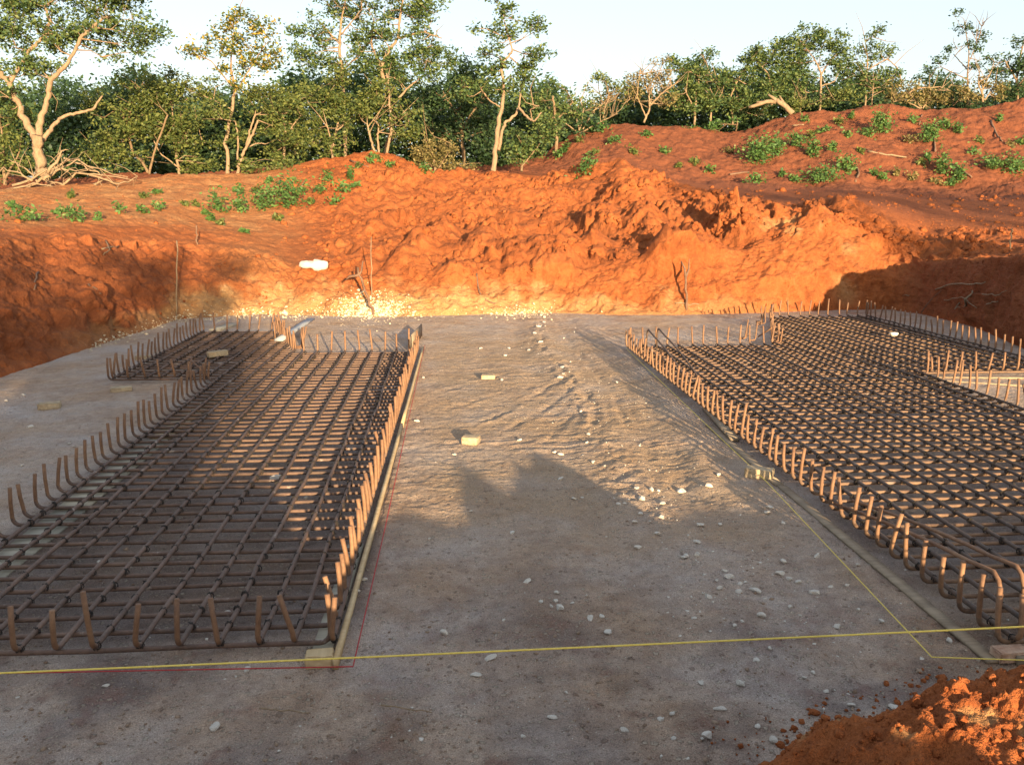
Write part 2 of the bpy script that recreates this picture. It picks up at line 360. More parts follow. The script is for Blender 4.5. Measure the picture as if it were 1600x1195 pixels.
bl = billow(P, 1.1, 4, .55, 5.2); d += fresh * (.16 * (.34 - bl) + .26 * fbm(P, .95, 3, .55, 52.0) + .10 * fbm(P, .30, 4, .65, 2.2) + .05 * (0.32 - billow(P, .16, 2, .5, 7.7)))
# loose clods: lumpy cells, only in patches
wq = worley(P + .08 * np.stack([pnoise(P * 5), pnoise(P * 5 + 40), pnoise(P * 5 + 80)], 1), .30)
cl = np.clip(.62 - wq, 0, 1) * sstep(-.05, .35, fbm(P, 1.6, 2, .5, 21.0))
d += (fresh * .33 + wall * .08 + leftp * .05) * cl
pit = sstep(.16, .34, fbm(P, .24, 3, .6, 93.0)) * sstep(-.15, .25, fbm(P, 1.2, 2, .5, 97.0)); d -= fresh * .16 * pit
d += leftp * (fbm(P, .5, 4, .6, 9.1) * .10) + wall * (1 - sstep(300, 420, C2)) * (.22 * fbm(P, 1.0, 4, .6, 88.0) + .22 * cl) + bank * (.22 * fbm(P, .7, 5, .65, 13.0) - .08 * billow(P, .9, 3, .55, 4.0))
# dumped loads: gentle towards the pit, broken off steeply behind, so that each throws a hollow of shade
_v = P - CAMP; _D = _v @ _fw; IX = 800 + FPX * (_v @ _rt) / _D; IY = 597.5 - FPX * (_v @ _up) / _D
wx = 10 * fbm(P, .5, 3, .6, 81.0); wy = 9 * fbm(P, .4, 3, .6, 83.0)
for cx, cy, rx, ry, hh in ((655, 385, 22, 20, .30), (690, 368, 26, 18, .30), (715, 428, 30, 22, .30), (765, 392, 34, 22, .40), (772, 362, 26, 16, .30), (805, 410, 30, 20, .28), (852, 408, 26, 26, .42), (884, 398, 22, 30, .42), (915, 384, 30, 20, .36), (922, 352, 30, 18, .36), (965, 344, 32, 18, .34), (1012, 360, 34, 20, .36), (1052, 402, 36, 22, .45), (1085, 384, 40, 20, .45), (1042, 338, 34, 14, .36), (1135, 352, 36, 18, .42), (1170, 348, 30, 18, .36), (1100, 322, 34, 14, .34), (1205, 338, 34, 16, .36), (862, 338, 30, 16, .30), (600, 345, 40, 20, .18), (740, 318, 40, 16, .24), (830, 300, 36, 14, .26), (985, 300, 34, 14, .30), (1280, 345, 26, 16, .30), (1380, 372, 30, 14, .3), (640, 410, 26, 16, .2)):
    gx = (IX + wx - cx) / rx; gy = (IY + wy - cy) / ry; near_ = (np.abs(gx) < 2.5) & (np.abs(gy) < 3)
    g_ = np.where(gy > 0, 1 - sstep(0, 1.6, gy), np.exp(-(gy / .16) ** 2)) - .55 * np.exp(-((gy + .62) / .36) ** 2)
    d += np.where(near_ & (T2 > 2.2) & (T2 < 5.4), np.where(IX > 1160, .85, 1.5) * hh * g_ * np.exp(-gx ** 2), 0)
d *= np.where(T2 < 1.0, 0, sstep(.9, 1.25, T2)) * (1 - sstep(9.6, 10.2, T2))
P = P + NN.reshape(-1, 3) * d[:, None]
P[:, 2] += sstep(9.8, 10.5, T2) * fbm(P, 9.0, 2) * .3
pale = np.zeros(len(P))
nz = fbm(P, .8, 4, .6, 31.0)
lowz = lambda h: 1 - sstep(h * .45, h, P[:, 2] + nz * .55)
mid = sstep(220, 330, C2) * (1 - sstep(820, 940, C2))
pale = seg(.9, 3.4) * (lowz(.75) * mid * (.35 + .6 * sstep(-.25, .3, fbm(P, .35, 3, .6, 61.0))) + lowz(.42) * .6 * sstep(60, 200, C2) * (1 - sstep(1000, 1300, C2)))
pale += seg(2.0, 3.3) * np.exp(-((C2 - 400) / 60) ** 2) * .25 + seg(1.2, 2.6) * np.exp(-((C2 - 1325) / 16) ** 2) * sstep(-.2, .2, nz) * .7
pale += seg(2.4, 4.2) * np.exp(-((C2 - 1240) / 60) ** 2) * sstep(.12, .3, nz) * .6
pale += leftp * (.35 + .3 * sstep(-.2, .3, nz)) * (1 - seg(2.9, 3.5, .4))
pale = np.clip(pale, 0, 1)
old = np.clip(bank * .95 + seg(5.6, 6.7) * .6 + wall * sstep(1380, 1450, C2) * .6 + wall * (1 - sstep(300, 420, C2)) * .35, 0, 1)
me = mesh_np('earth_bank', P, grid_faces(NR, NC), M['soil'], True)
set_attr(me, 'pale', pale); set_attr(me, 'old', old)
bank_o = tag(link('hills', me), kind='structure')
BG = P.reshape(NR, NC, 3)
st = BG[::2, ::2]; bvh = BVHTree.FromPolygons([Vector(v) for v in st.reshape(-1, 3)], [tuple(int(q) for q in f) for f in grid_faces(st.shape[0], st.shape[1])])
def hit(px, py):
    r = ray(px, py); h = bvh.ray_cast(Vector(CAMP), Vector(r).normalized())
    if h[0] is None or h[0].z < .0: return gnd(px, py), Vector((0, 0, 1))
    return np.array(h[0]), (h[1] if h[1].z > 0 else -h[1])
def drop(x, y, top=20):
    h = bvh.ray_cast(Vector((x, y, top)), Vector((0, 0, -1)))
    return h[0].z if h[0] is not None else 2.5

# ------------------------------------------------------------------ pit floor
yc = np.exp(np.linspace(math.log(2.3), math.log(23), 760)); uu = np.linspace(-.95, .95, 900)
Y, U = np.meshgrid(yc, uu, indexing='ij'); Xc = U * Y
FX = Xc * math.cos(YAW) + Y * math.sin(YAW); FY = -Xc * math.sin(YAW) + Y * math.cos(YAW)
P = np.stack([FX.ravel(), FY.ravel(), np.zeros(FX.size)], 1)
def polyd(P, line):
    """distance to a ground polyline"""
    best = np.full(len(P), 1e9)
    for a, b in zip(line[:-1], line[1:]):
        ab = (b - a)[:2]; t = np.clip(((P[:, :2] - a[:2]) @ ab) / (ab @ ab), 0, 1)
        best = np.minimum(best, np.hypot(P[:, 0] - a[0] - t * ab[0], P[:, 1] - a[1] - t * ab[1]))
    return best
ridge = np.array([gnd(*p) for p in [(838, 500), (850, 545), (905, 610), (930, 660), (985, 770), (1060, 860), (1150, 930), (1190, 1010)]])
rd = polyd(P, ridge); wob = fbm(P, .7, 3, .5, 3.0)
h = .016 * fbm(P, 1.3, 3) + .012 * fbm(P, .35, 4, .6, 6.0) + .013 * fbm(P, .07, 4, .7, 2.0) + .008 * fbm(P, .18, 3, .6, 23.0)
Q = P + .22 * np.stack([fbm(P, 1.1, 2, .5, 1.0), fbm(P, 1.1, 2, .5, 5.0), 0 * P[:, 0]], 1)
inmid = sstep(-.5, .3, P[:, 0]) * (1 - sstep(2.2, 3.0, P[:, 0] - .08 * P[:, 1] + .6)) * sstep(6.5, 8.5, P[:, 1]) * (1 - sstep(15, 17.5, P[:, 1]))
ang = .14; Qy = Q[:, 1] * math.cos(ang) - Q[:, 0] * math.sin(ang)
Qs = np.stack([Q[:, 0] * .35, Qy * 3.2, 0 * Qy], 1)
h += inmid * (.010 * (np.abs(pnoise(Qs * 1.7)) - .25) + .010 * (np.abs(pnoise(Qs * 3.7 + 7)) - .25)) * (.5 + 1.2 * sstep(-.2, .3, fbm(P, .9, 2, .5, 77.0)))
h += np.exp(-((rd - .12 * wob) / .22) ** 2) * (.012 + .03 * wob + .04 * fbm(P, .16, 4, .65, 8.0)) * (1 - .5 * sstep(8, 5, P[:, 1]))
h -= np.exp(-((rd - .45) / .18) ** 2) * .02
trk = np.array([gnd(*p) for p in [(905, 500), (965, 545), (1020, 600), (1085, 690), (1110, 760)]]); td = polyd(P, trk)
h += (np.exp(-((td) / .10) ** 2) * .016 - np.exp(-((td - .25) / .12) ** 2) * .012) * (.4 + sstep(-.2, .3, wob))
wob2 = fbm(P, .22, 3, .6, 19.0)
for ln, dp in (([(885, 588), (822, 625), (755, 658)], .022), ([(908, 590), (862, 632), (798, 672)], .022), ([(926, 602), (892, 650), (846, 694)], .018), ([(695, 640), (760, 620), (835, 604)], .014), ([(690, 612), (760, 592), (835, 574)], .014), ([(660, 668), (740, 664), (800, 640)], .012), ([(842, 505), (848, 545), (882, 580), (922, 630), (932, 668)], .030), ([(870, 505), (905, 550), (958, 612), (990, 690)], .018), ([(640, 700), (690, 690), (745, 700)], .012), ([(960, 640), (1010, 690), (1030, 760)], .018), ([(650, 752), (690, 738), (740, 742)], .012)):
    rl = polyd(P + np.stack([.12 * wob + .05 * wob2, .08 * wob - .05 * wob2, 0 * wob], 1), np.array([gnd(*q) for q in ln])); h += dp * .50 * (.7 * np.exp(-((rl - .085) / .05) ** 2) - np.exp(-(rl / .055) ** 2)) * (.15 + 1.2 * sstep(-.3, .35, fbm(P, .45, 3, .6, 33.0)))
near = 1 - sstep(4.0, 5.5, P[:, 1]); h += near * .03 * fbm(P, .28, 4, .6, 12.0)
P[:, 2] = h
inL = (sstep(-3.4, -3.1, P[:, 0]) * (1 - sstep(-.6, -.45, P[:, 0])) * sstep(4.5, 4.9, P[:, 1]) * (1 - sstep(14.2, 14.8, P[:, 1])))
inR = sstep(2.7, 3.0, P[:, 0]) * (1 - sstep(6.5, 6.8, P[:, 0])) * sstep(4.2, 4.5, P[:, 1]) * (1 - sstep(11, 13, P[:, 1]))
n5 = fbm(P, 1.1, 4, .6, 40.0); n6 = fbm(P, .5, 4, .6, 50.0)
umber = np.clip(inL * 1.15 + inR * .8 + near * sstep(-.1, .3, n6) * .7 + (1 - sstep(4.5, 7, P[:, 1])) * sstep(0, .35, n5) * .5, 0, 1)  # darker brown over both mat footprints and in patches of the near floor
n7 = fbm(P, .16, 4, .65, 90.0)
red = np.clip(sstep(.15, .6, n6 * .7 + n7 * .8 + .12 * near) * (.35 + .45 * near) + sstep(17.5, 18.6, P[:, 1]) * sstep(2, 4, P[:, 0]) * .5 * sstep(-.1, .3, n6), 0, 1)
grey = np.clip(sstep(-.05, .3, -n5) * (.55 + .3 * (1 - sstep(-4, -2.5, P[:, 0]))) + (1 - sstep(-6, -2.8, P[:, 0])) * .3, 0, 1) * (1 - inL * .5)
tan = sstep(-.6, .1, P[:, 0]) * (1 - sstep(2.3, 3.0, P[:, 0])) * sstep(5.2, 7.2, P[:, 1]) * (1 - sstep(14.5, 18, P[:, 1])) * (.45 + .55 * sstep(-.3, .25, fbm(P, .9, 4, .6, 66.0)))  # earth tint that also paints in the warm light of the middle strip
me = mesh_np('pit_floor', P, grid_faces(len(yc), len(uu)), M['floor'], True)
set_attr(me, 'umber', umber); set_attr(me, 'red', red); set_attr(me, 'grey', grey); set_attr(me, 'tan', tan)
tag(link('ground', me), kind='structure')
FH = h.reshape(len(yc), len(uu))
def fz(x, y):
    Yc = x * math.sin(YAW) + y * math.cos(YAW); X_ = x * math.cos(YAW) - y * math.sin(YAW)
    i = int(np.clip(np.searchsorted(yc, Yc), 1, len(yc) - 1)); j = int(np.clip((X_ / max(Yc, .1) + .95) / 1.9 * 899, 0, 899)); return float(FH[i, j])

# ------------------------------------------------------------------ the bank the photographer stands on (runs behind the camera)
xs = np.linspace(-17, 17, 420); ys = np.concatenate([np.linspace(-45, -8, 60)[:-1], np.linspace(-8, 3.6, 260)])
X, Y = np.meshgrid(xs, ys); P = np.stack([X.ravel(), Y.ravel(), 0 * X.ravel()], 1)
edge = 1.35 + .35 * fbm(P, 2.2, 3)
z = .72 + .10 * fbm(P, 1.2, 4) + .05 * fbm(P, .3, 3)
aa = P[:, 0] * math.cos(SUN_AZ) + P[:, 1] * math.sin(SUN_AZ)
rg = np.interp(aa + .10 * fbm(P, .3, 3, .6, 9.0), [-9, -2, 0, .35, .9, 1.3, 1.5, 1.75, 1.95, 2.1, 2.25, 2.6, 2.95, 3.4, 3.9, 5, 9], [.62, .66, .62, .30, .27, .42, .48, .70, .58, .62, .46, .28, .30, .33, .36, .2, .2])
z += rg * np.exp(-((P[:, 1] + 1.7) / .5) ** 2) * (1 + .15 * fbm(P, .2, 3, .6, 3.0))  # unseen ridge added and shaped to cast the shadow edge on the floor
z = z * (1 - sstep(0, 1.5, P[:, 1] - edge)) - .35 * sstep(.9, 1.7, P[:, 1] - edge)
P[:, 2] = z
me = mesh_np('near_bank', P, grid_faces(len(ys), len(xs)), M['soil'], True); set_attr(me, 'pale', 0 * z); set_attr(me, 'old', 0 * z + .3)
tag(link('terrain', me), kind='structure')

# ------------------------------------------------------------------ heap of loose red soil at the lower right corner
xs = np.arange(.5, 3.2, .0064); ys = np.arange(1.3, 4.0, .0064); X, Y = np.meshgrid(xs, ys)
P = np.stack([X.ravel(), Y.ravel(), 0 * X.ravel()], 1)
cr = [(1120, 1260, 3.1), (1190, 1200, 3.12), (1250, 1165, 3.14), (1300, 1128, 3.12), (1390, 1122, 3.10), (1450, 1085, 3.12), (1520, 1074, 3.14), (1600, 1046, 3.12), (1680, 1060, 3.1), (1800, 1180, 3.1)]
crp = np.array([pt(*c) for c in cr]); hx = np.interp(P[:, 0], crp[:, 0], crp[:, 2]); hy = np.interp(P[:, 0], crp[:, 0], crp[:, 1])
e = P[:, 1] - hy
z = np.where(e > 0, hx - .95 * e - .5 * e * e, hx * (1 - .12 * np.clip(-e, 0, 2)))
z = z - .6 * (1 - sstep(.6, 1.0, P[:, 0]))
lump = .08 * fbm(P, .4, 3, .55, 3.0) + .07 * (.3 - billow(P, .17, 4, .6, 1.0))
wq = worley(P + .016 * np.stack([pnoise(P * 28), pnoise(P * 28 + 9), 0 * z], 1), .085); wq2 = worley(P + .006 * np.stack([pnoise(P * 70), pnoise(P * 70 + 9), 0 * z], 1), .034, 5)
lump += .085 * np.clip(.6 - wq, 0, 1) * sstep(-.35, .15, fbm(P, .35, 2, .5, 4.0)) +   .036 * np.clip(.6 - wq2, 0, 1) * sstep(-.4, .1, fbm(P, .2, 2, .5, 14.0)) + .014 * fbm(P, .035, 4, .65)
env = sstep(-.1, .15, z); P[:, 2] = np.where(z > -.2, z + lump * (.35 + .65 * env), -.2)
HEAP = P.copy(); HSH = (len(ys), len(xs))
me = mesh_np('soil_heap', P, grid_faces(len(ys), len(xs)), M['soil'], True)
set_attr(me, 'pale', sstep(.18, .4, fbm(P, .22, 3, .5, 17.0)) * .8); set_attr(me, 'old', 0 * z)
tag(link('soil_mound', me), kind='structure')

#@@THINGS
# ================================================================== REINFORCEMENT MATS
def bent_bar(a, b, h0, h1, rb=.06, rad=.0125, wob=.006, up0=True, up1=True):
    """bar from a to b along the ground plane with both ends turned up"""
    a, b = np.array(a, float), np.array(b, float); t = (b - a) / np.linalg.norm(b - a); sd_ = np.array([-t[1], t[0], 0])
    P_ = []
    def end(p, dirn, hh):
        l1, l2 = rng.normal(-.02, .035), rng.normal(0, .045); pts = []
        for k in range(5):
            f = k / 4 * math.pi / 2
            pts.append(p - dirn * (rb * (1 - math.sin(f))) + np.array([0, 0, rb * (1 - math.cos(f))]))
        top = pts[-1] + np.array([0, 0, hh - rb]) + dirn * (l1 * hh * 1.6) + sd_ * (l2 * hh * 1.6)
        pts.append(pts[-1] * .5 + top * .5 + dirn * .004); pts.append(top); return pts
    if up0: P_ += end(a, -t, h0)[::-1]
    else: P_.append(a)
    n = max(2, int(np.linalg.norm(b - a) / .55))
    for k in range(1, n):
        P_.append(a + (b - a) * k / n + sd_ * rng.normal(0, wob) + np.array([0, 0, rng.normal(0, wob * .5)]))
    if up1: P_ += end(b, t, h1)
    else: P_.append(b)
    return np.array(P_)
def tie_mesh():
    mb = MB()
    for s in (1, -1):
        a = np.linspace(0, 2 * math.pi, 11); ring = np.stack([.0195 * np.cos(a), s * .012 * np.cos(a) , .003 + .0235 * np.sin(a)], 1)
        mb.tube(ring, .0030, 5, False)
        ring2 = np.stack([s * .012 * np.cos(a), .0205 * np.cos(a), -.003 + .0235 * np.sin(a)], 1); mb.tube(ring2, .0028, 5, False)
    mb.tube([(0, .004, .021), (.006, .010, .027), (.012, .016, .026)], .003, 5); mb.tube([(0, -.004, .021), (-.008, .003, .027), (-.016, .006, .024)], .0028, 5)
    return mb.mesh('wire_tie', M['wire'])
TIE = tie_mesh()
def rebar_mat(label, origin, bays, ty, lx, zt, mats, nlab):
    """bays: list of (y0, y1, left(y), right(y)); ty transverse stations; lx lengthwise stations"""
    root = link('rebar_mat', None, None, origin); tag(root, label, 'rebar mat', 'rebar mats laid out on the pit floor')
    ox, oy = origin[0], origin[1]
    def span(y):
        L = [(l(y), r(y)) for y0, y1, l, r in bays if y0 <= y <= y1]
        return (min(a for a, b in L), max(b for a, b in L)) if L else None
    zl = zt + .031; nodes = []
    def one(name, path, mat_main, ends):
        """bar mesh: the run in one material, the turned-up ends in a lighter rust with sunlight put into its colour"""
        mb = MB(); mb.tube(path - np.array([ox, oy, 0]), .0150, 8); me = mb.mesh(name, mat_main, True)
        me.materials.append(M['rust_end']); zc = np.zeros(len(me.polygons) * 3); me.polygons.foreach_get('center', zc)
        mi = (zc.reshape(-1, 3)[:, 2] > zt + .05).astype(np.int32); me.polygons.foreach_set('material_index', mi); return link(name, me, root)
    tb = {}
    for y in ty:
        s = span(y)
        if s is None: continue
        yy = y + rng.normal(0, .012); tb[y] = s
        one('transverse_bar', bent_bar((s[0], yy, zt), (s[1], yy + rng.normal(0, .015), zt), .30 + rng.normal(0, .025), .31 + rng.normal(0, .025)), mats[0], 1)
    for x in lx:
        ok = [y for y in ty if y in tb and tb[y][0] - .02 <= x <= tb[y][1] + .05]
        if len(ok) < 3: continue
        xx = x + rng.normal(0, .008); y0, y1 = ok[0] - .06, ok[-1] + .06
        one('longitudinal_bar', bent_bar((xx, y0, zl), (xx + rng.normal(0, .012), y1, zl), .27 + rng.normal(0, .025), .31 + rng.normal(0, .025)), mats[1], 1)
        for y in ok: nodes.append((xx, y))
    nodes = [n for n in nodes if rng.random() < .86]
    nodes.sort(key=lambda n: n[0] ** 2 + n[1] ** 2 * 1.3)
    for x, y in nodes[:99]: link('wire_tie', TIE, root, (x - ox, y - oy, zl - .008), sc=(.92, .92, .92), rot=(0, 0, rng.uniform(-.6, .6) + (math.pi / 2) * rng.integers(0, 2)))
    v = np.zeros(len(TIE.vertices) * 3); TIE.vertices.foreach_get('co', v); v = v.reshape(-1, 3)
    q = [p for p in TIE.polygons if len(p.vertices) == 4]; qi = np.array([p.vertices[:] for p in q]); mb = MB()
    for x, y in nodes[99:]:
        a = rng.uniform(0, 6.28); c, s_ = math.cos(a), math.sin(a)
        mb.add(v @ np.array([[c, s_, 0], [-s_, c, 0], [0, 0, 1]]) + (x - ox, y - oy, zl - .008), qi)
    tag(link('far_wire_ties', mb.mesh('wire_ties', M['wire']), root), kind='stuff')
    return root
k_ = lambda v: (lambda y: v)
ly = np.round(np.arange(4.50, 16.86, .197), 3)
leftmat = rebar_mat('rusty brown reinforcement grid with turned-up bar ends, mostly shaded, a red string around it', (-1.9, 4.8, 0),
    [(4.4, 12.12, k_(-3.24), lambda y: -.665 + (y - 4.3) * .0165), (12.1, 14.16, k_(-4.62), lambda y: -.665 + (y - 4.3) * .0165), (14.16, 16.85, k_(-4.62), lambda y: -2.45 - (y - 14.15) * .30)],
    ly, np.round(np.arange(-4.55, -.62, .2055), 3), .045, (M['rust'], M['rust']), 0)
ry = np.round(np.arange(4.22, 18.21, .195), 3)
rightmat = rebar_mat('dark grey reinforcement grid with turned-up bar ends in the sun beside the yellow ground string', (4.8, 4.6, 0),
    [(4.1, 11.7, k_(2.93), k_(6.62)), (11.65, 14.5, k_(2.93), k_(8.82)), (14.5, 18.2, lambda y: 5.45 + (y - 14.5) * .36, k_(8.82))],
    ry, np.round(np.arange(3.0, 8.83, .208), 3), .055, (M['rust_t'], M['steel']), 0)
def hairpin(root, x, y, dy, h=.36, run=1.6, mat='rust_end', lab=None):
    """spacer bar: upright at one end, bent over and sloping down along the mat"""
    o = np.array(root.location); p = [(x, y, .06), (x, y + .01, h - .09), (x, y + .04 * dy, h - .03), (x, y + .09 * dy, h)]
    for k in range(1, 9): f = k / 8; p.append((x + .02 * math.sin(f * 3), y + (.09 + f * run) * dy, h - .02 - (h - .12) * f ** 1.25))
    mb = MB(); mb.tube(np.array(p) - o, .013, 8); link('spacer_bar', mb.mesh('spacer_bar', M[mat], True), root)
for px, py in ((1556, 1010), (1592, 1000)):
    g = gnd(px, py); hairpin(rightmat, g[0], g[1], 1, .40, 2.0)
for px, py in ((1004, 559), (1020, 557)):
    g = gnd(px, py); hairpin(rightmat, g[0] + .06, g[1], -1, .46, 2.4, 'steel')
# leaning loose hooks at the inner corners of both mats
def loose(root, pts, mat='rust_end', r=.0125):
    o = np.array(root.location); mb = MB(); mb.tube(np.array(pts) - o, r, 7); link('starter_bar', mb.mesh('starter_bar', M[mat], True), root)
def starter(root, px, py, n, sp=.06, hh=.38):
    g = gnd(px, py)
    for k in range(n):
        x, y = g[0] + rng.normal(0, sp), g[1] + rng.normal(0, sp * 2.2); l = rng.normal(0, .035, 2)
        loose(root, [(x - .12, y, .075), (x - .02, y, .075), (x, y, .10), (x + l[0] * .5, y + l[1] * .5, hh * .6), (x + l[0], y + l[1], hh + rng.normal(0, .02))])
starter(leftmat, 441, 537, 4); starter(leftmat, 471, 550, 5); starter(rightmat, 1171, 535, 4); starter(rightmat, 1192, 512, 5, .08); starter(rightmat, 1216, 540, 3, .08)
g = gnd(326, 598); g2 = pt(297, 562, 12.3); loose(leftmat, [tuple(g + (0, 0, .09)), tuple(g2 * .5 + g * .5 + (0, 0, .05)), tuple(g2)])
g = gnd(298, 596); loose(leftmat, [tuple(g + (0, 0, .08)), tuple(g2 + (.02, 0, .01))])
g = gnd(1184, 534); g2 = pt(1206, 512, 15.2); loose(rightmat, [tuple(g + (0, 0, .09)), tuple(g2)])

# ------------------------------------------------------------------ timber, bricks, strings
def plank(px1, py1, px2, py2, wid, th, mat, label, z=0.0, cat='plank', lift2=0.0):
    a, b = gnd(px1, py1), gnd(px2, py2); a[2] = z + fz(a[0], a[1]); b[2] = z + lift2 + fz(b[0], b[1]); c = (a + b) / 2; L = np.linalg.norm(b - a)
    mb = MB(); n = max(2, int(L / .6)); V = []
    for k in range(n + 1):
        x = -L / 2 + L * k / n; wv = rng.normal(0, .0012, 2)
        for yy, zz in ((-wid / 2, 0), (wid / 2, 0), (wid / 2, th), (-wid / 2, th)): V.append((x, yy + wv[0], zz + wv[1] * .4))
    Q = [(0, 1, 2, 3), (4 * n + 3, 4 * n + 2, 4 * n + 1, 4 * n)]
    for k in range(n):
        for j in range(4): Q.append((4 * k + j, 4 * k + 4 + j, 4 * k + 4 + (j + 1) % 4, 4 * k + (j + 1) % 4))
    mb.add(V, Q); me = mb.mesh('plank', M[mat]); d_ = b - a
    o = link('plank', me, None, c, (0, -math.asin(d_[2] / L), math.atan2(d_[1], d_[0]))); return tag(o, label, cat)
a = np.array
def plank_w(x1, y1, x2, y2, *k, **kw):   # world coordinates
    def pix(x, y):
        v = a([x, y, -CAM_H]); D = v @ _fw; return 800 + FPX * (v @ _rt) / D, 597.5 - FPX * (v @ _up) / D
    p, q = pix(x1, y1), pix(x2, y2); return plank(*p, *q, *k, **kw)
plank_w(-.615, 4.30, -.525, 9.4, .028, .055, 'plank_warm', 'narrow board along the near half of the brown grid, ending at the corner block')
plank_w(-.525, 9.43, -.435, 14.7, .026, .06, 'plank_warm', 'narrow board on edge along the far half of the brown grid')
plank_w(-.71, 4.38, -.68, 6.0, .11, .02, 'plank', 'short pale board lying flat under the near corner of the brown grid', z=.0)
plank_w(-3.0, 6.9, -3.0, 9.0, .24, .022, 'plank', 'pale board lying under the shaded long edge of the brown grid, middle one of three', z=.0)
plank_w(-3.02, 4.6, -2.99, 6.86, .24, .022, 'plank', 'pale board under the brown grid running out of the photo at the left edge', z=.0)
plank_w(-2.98, 9.05, -2.95, 11.2, .20, .022, 'plank_dark', 'dull board under the shaded long edge of the brown grid, farthest of three', z=.0)
plank_w(2.84, 4.1, 2.83, 7.1, .075, .018, 'plank_dark', 'dirty narrow flat board along the near left side of the grey grid')
plank_w(2.825, 7.13, 2.84, 9.3, .075, .02, 'plank_dark', 'dirty narrow flat board beside the brick along the grey grid')
plank(1104, 640, 1148, 690, .09, .045, 'plank_dark', 'short thick dull timber lying alongside the grey grid above the brick')
plank_w(2.95, 4.08, 6.2, 4.05, .03, .05, 'plank_dark', 'dirty board on edge closing the near end of the grey grid')
plank(487, 512, 436, 545, .14, .035, 'pipe', 'grey board leaning across the inner corner of the brown grid', z=.16, lift2=-.04)
plank(335, 518, 365, 508, .20, .05, 'plank', 'pale flat slab lying behind the far end of the brown grid')
plank(640, 548, 659, 525, .02, .22, 'plank_dark', 'dark board standing on edge at the far right corner of the brown grid')
plank(1340, 587, 1600, 605, .03, .02, 'plank_dark', 'thin pale batten on the ground in the notch of the grey grid')
plank(1450, 591, 1640, 592, .03, .025, 'plank_dark', 'reddish board closing the near edge of the grey grid wing')
def brick(px, py, size, rz, label, mat='brick', z=0.0, tilt=(0, 0)):
    g = gnd(px, py, z); me = bpy.data.meshes.new('brick')
    import bmesh
    bm = bmesh.new(); bmesh.ops.create_cube(bm, size=1)
    for v in bm.verts: v.co = Vector((v.co.x * size[0], v.co.y * size[1], v.co.z * size[2]))
    bmesh.ops.bevel(bm, geom=bm.edges[:], offset=.006, segments=2, affect='EDGES')
    bmesh.ops.subdivide_edges(bm, edges=bm.edges[:], cuts=2, use_grid_fill=True)
    for v in bm.verts: v.co += Vector(rng.normal(0, .0016, 3))
    bm.to_mesh(me); bm.free(); me.materials.append(M[mat])
    o = link('brick', me, None, (g[0], g[1], z + (fz(g[0], g[1]) if z == 0 else 0) + size[2] / 2 - .004), (tilt[0], tilt[1], rz)); return tag(o, label, 'brick')
brick(736, 693, (.165, .125, .075), -.35, 'pale yellow brick just beyond the tip of the shadow on the bare middle ground')
brick(763, 592, (.19, .11, .06), -.12, 'smaller far pale brick alone on the bare middle ground')
brick(78, 639, (.24, .13, .075), .25, 'pale brick lying on the shaded floor at the left below the red bank')
brick(500, 1036, (.145, .10, .07), .05, 'worn brown block under the near corner of the brown grid', 'plank_warm')
brick(190, 611, (.26, .14, .06), .35, 'flat pale brick at the near tip of the brown grid wing')
brick(224, 561, (.24, .11, .06), .2, 'dim brick on the shaded floor behind the brown grid wing')
brick(340, 556, (.30, .11, .08), .55, 'long pale brick lying on top of the bars of the brown grid', z=.088, tilt=(0, -.05))
brick(1186, 745, (.24, .13, .085), -.5, 'pale brick beside the yellow ground string, against the dirty board')
brick(1578, 1030, (.18, .10, .06), .05, 'reddish block under the near corner of the grey grid', 'stone_red')
def string(pts, r, mat, label, hug=True, sag=0.0):
    pts = np.array(pts, float); P_ = []
    for p, q in zip(pts[:-1], pts[1:]):
        n = max(2, int(np.linalg.norm(q - p) / .12))
        for k in range(n):
            f = k / n; v = p * (1 - f) + q * f
            if hug: v = v + (rng.normal(0, .004), rng.normal(0, .004), fz(v[0], v[1]) + .012)
            else: v = v - (0, 0, sag * 4 * f * (1 - f))
            P_.append(v)
    P_.append(pts[-1] + ((0, 0, .012) if hug else 0)); P_ = np.array(P_); o0 = P_[0].copy()
    mb = MB(); mb.tube(P_ - o0, r, 6); tag(link('string', mb.mesh('string', M[mat], True), None, o0), label, 'string')
string([pt(-500, 1072, 4.25), pt(2100, 954, 4.3)], .0052, 'yellow', 'thick taut yellow string crossing the whole foreground above the floor', False, .01)
up_ = np.array([0, 0, .04])
string([gnd(978, 548) + up_, gnd(1195, 757) + up_, gnd(1455, 1037) + up_, gnd(1720, 1046) + up_], .0034, 'yellow', 'thin yellow string just above the ground turning a corner beside the grey grid', False)
string([gnd(-160, 1066) + up_, gnd(552, 1052) + up_, gnd(602, 832) + up_, gnd(632, 690) + up_, gnd(664, 542) + up_], .0038, 'red', 'thin red string round the near corner of the brown grid', False)

# ------------------------------------------------------------------ stones
import bmesh
def stone_mesh(seed, mat):
    bm = bmesh.new(); bmesh.ops.create_icosphere(bm, subdivisions=2, radius=.5)
    V = np.array([v.co[:] for v in bm.verts]); r_ = np.random.default_rng(seed)
    for _ in range(9):                                   # cut flat facets
        n = r_.normal(size=3); n /= np.linalg.norm(n); k = r_.uniform(.20, .38); dd = np.clip(V @ n - k, 0, None); V -= dd[:, None] * n
    V *= r_.uniform(.75, 1.2, 3) * (1, 1, .75); V += .03 * np.stack([pnoise(V * 5 + seed * 7 + i * 31) for i in range(3)], 1)
    for v, c in zip(bm.verts, V): v.co = c
    me = bpy.data.meshes.new('stone'); bm.to_mesh(me); bm.free(); me.materials.append(mat); return me
STONES = [stone_mesh(s, M['stone']) for s in range(8)]; STONER = [stone_mesh(s + 20, M['stone_red']) for s in range(3)]
